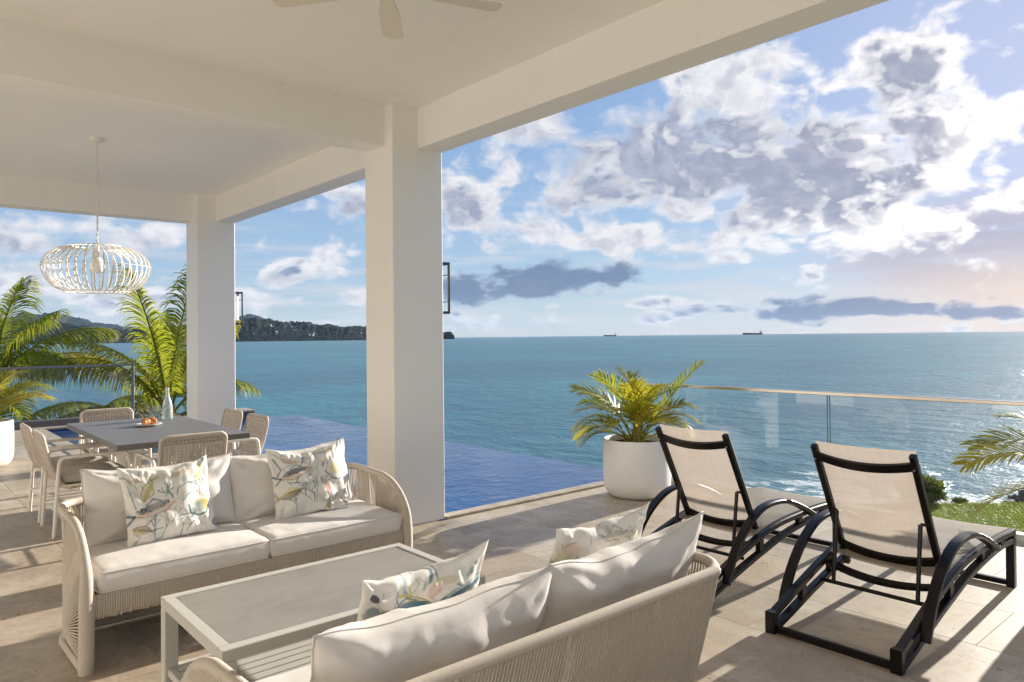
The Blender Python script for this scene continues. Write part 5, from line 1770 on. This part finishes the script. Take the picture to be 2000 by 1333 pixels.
# shrub on the lawn edge
def shrub(label, loc, rx, ry, rz, n_, seed, matname='shrub', lf=1.0):
    t = thing('shrub', label, 'shrub', loc)
    rg_ = random.Random(seed)
    mb = MB()
    for k in range(12):
        a = rg_.uniform(0, 6.28)
        mb.tube([(0, 0, -.05), (rx*.4*math.cos(a), ry*.4*math.sin(a), rz*.7), (rx*.8*math.cos(a), ry*.8*math.sin(a), rz*rg_.uniform(.8, 1.5))], [0.014, 0.01, 0.004], 5)
    mb.build('branches', 'trunk', t)
    vs, fs = [], []
    for k in range(n_):
        d_ = Vector((rg_.gauss(0, 1), rg_.gauss(0, 1), rg_.gauss(0, 1))).normalized()
        rr_ = rg_.uniform(.55, 1.0)**0.5*(0.82+0.36*mn.noise(d_*2.2+Vector((seed, 0, 0))))
        p = Vector((d_.x*rx*rr_, d_.y*ry*rr_, rz*(0.85+d_.z*rr_)))
        if p.z < 0: continue
        a = Vector((rg_.gauss(0, 1), rg_.gauss(0, 1), rg_.gauss(0.5, 1))).normalized()
        b_ = a.orthogonal().normalized(); s_ = rg_.uniform(.022, .05)*lf
        k0 = len(vs)
        vs += [tuple(p), tuple(p+a*s_+b_*s_*.35), tuple(p+a*2*s_), tuple(p+a*s_-b_*s_*.35)]
        fs.append((k0, k0+1, k0+2, k0+3))
    me = bpy.data.meshes.new('foliage'); me.from_pydata(vs, [], fs); me.materials.append(MAT[matname])
    o = link('foliage', me, t); o['kind'] = 'stuff'
    return t
shrub('small rounded green shrub on the seaward edge of the lawn', (9.27, 3.36, -0.52), 0.30, 0.28, 0.175, 4200, 3, 'shrub', 0.8)
shrub('low leafy shrub at the foot of the lawn shrub, right side', (9.60, 3.05, -0.52), 0.09, 0.08, 0.03, 500, 4, 'shrub', 0.5)

# shore rock
rg_ = random.Random(9)
def rock(loc, s, label, seed):
    bm = bmesh.new(); bmesh.ops.create_icosphere(bm, subdivisions=4, radius=1.0)
    for v in bm.verts:
        k = 1+0.45*mn.fractal(v.co*1.3+Vector((seed, 0, 0)), .8, 2.0, 5)
        v.co = Vector((v.co.x*s[0], v.co.y*s[1], v.co.z*s[2]))*k
    me = bpy.data.meshes.new('shore_rock'); bm.to_mesh(me); bm.free()
    me.materials.append(MAT['rock'])
    o = link('shore_rock', me, None, loc); tag(o, label, 'rock', 'rocks along the shore'); return o
rock((37.3, 9.2, -6.2), (1.1, 0.9, 0.65), 'dark wet rock in the surf at the far right', 1)

# ------------------------------------------------------------------ ships on the horizon
def ship(label, brg, dist, L_, mat_, flip=False, aft=0.5):
    t = thing('cargo_ship', label, 'ship', (dist*math.sin(R(brg)), dist*math.cos(R(brg)), -6), -R(brg), 'cargo ships on the horizon')
    B_ = L_*0.14; Hh = L_*0.085
    pl = [(-L_/2, -B_*.35), (-L_*.47, -B_*.5), (L_*.36, -B_*.5), (L_*.46, -B_*.25), (L_/2, 0), (L_*.46, B_*.25), (L_*.36, B_*.5), (-L_*.47, B_*.5), (-L_/2, B_*.35)]
    n_ = len(pl); sg = -1
    vs = [(sg*x*0.97, y*.9, -2) for x, y in pl]+[(sg*x*(1.0), y, Hh+(L_*.02 if x > L_*.35 else 0)) for x, y in pl]
    mb = MB(); mb.add(vs, [tuple(range(n_)), tuple(range(n_, 2*n_))]+[(i, (i+1) % n_, n_+(i+1) % n_, n_+i) for i in range(n_)]); mb.build('hull', mat_, t)
    mb = MB()
    X = L_*.40
    mb.box(X-L_*.06, X+L_*.05, -B_*.45, B_*.45, Hh, Hh+L_*.06); mb.box(X-L_*.045, X+L_*.03, -B_*.38, B_*.38, Hh+L_*.06, Hh+L_*.10); mb.box(X-L_*.04, X+L_*.01, -B_*.5, B_*.5, Hh+L_*.1, Hh+L_*.115)
    mb.build('superstructure', 'ship_white', t)
    mb = MB(); mb.box(X+L_*.012, X+L_*.035, -B_*.12, B_*.12, Hh+L_*.10, Hh+L_*.145); mb.build('funnel', 'hull_dark', t)
    mb = MB()
    for k in range(-3, 3):
        mb.box(k*L_*.11-.6, k*L_*.11+.6, -.6, .6, Hh, Hh+L_*.035); mb.box(k*L_*.11+L_*.03, k*L_*.11+L_*.06, -B_*.3, B_*.3, Hh, Hh+L_*.012)
    mb.box(-L_*.44, -L_*.43, -.6, .6, Hh, Hh+L_*.07)
    mb.build('deck_gear', 'ship_white', t)
ship('dark cargo ship on the horizon, the smaller one nearer the column', 48.62, 7000, 125, 'hull_dark')
ship('larger pale decked cargo ship on the horizon towards the sun', 59.25, 7000, 175, 'hull_red')

# ------------------------------------------------------------------ sea air
HAZE = 0.000017
if HAZE > 0:
    hm = bpy.data.materials.new('sea_haze')
    hm.use_nodes = True
    hn = hm.node_tree
    hn.nodes.clear()
    pv = hn.nodes.new('ShaderNodeVolumePrincipled')
    pv.inputs['Color'].default_value = (0.50, 0.73, 1.0, 1)
    pv.inputs['Density'].default_value = HAZE
    ho = hn.nodes.new('ShaderNodeOutputMaterial')
    hn.links.new(pv.outputs[0], ho.inputs['Volume'])
    mb = MB(); mb.box(-S0*1.01, S0*1.01, -S0*1.01, S0*1.01, -7.6, 420)
    hz = mb.build('haze', hm); tag(hz, kind='stuff')
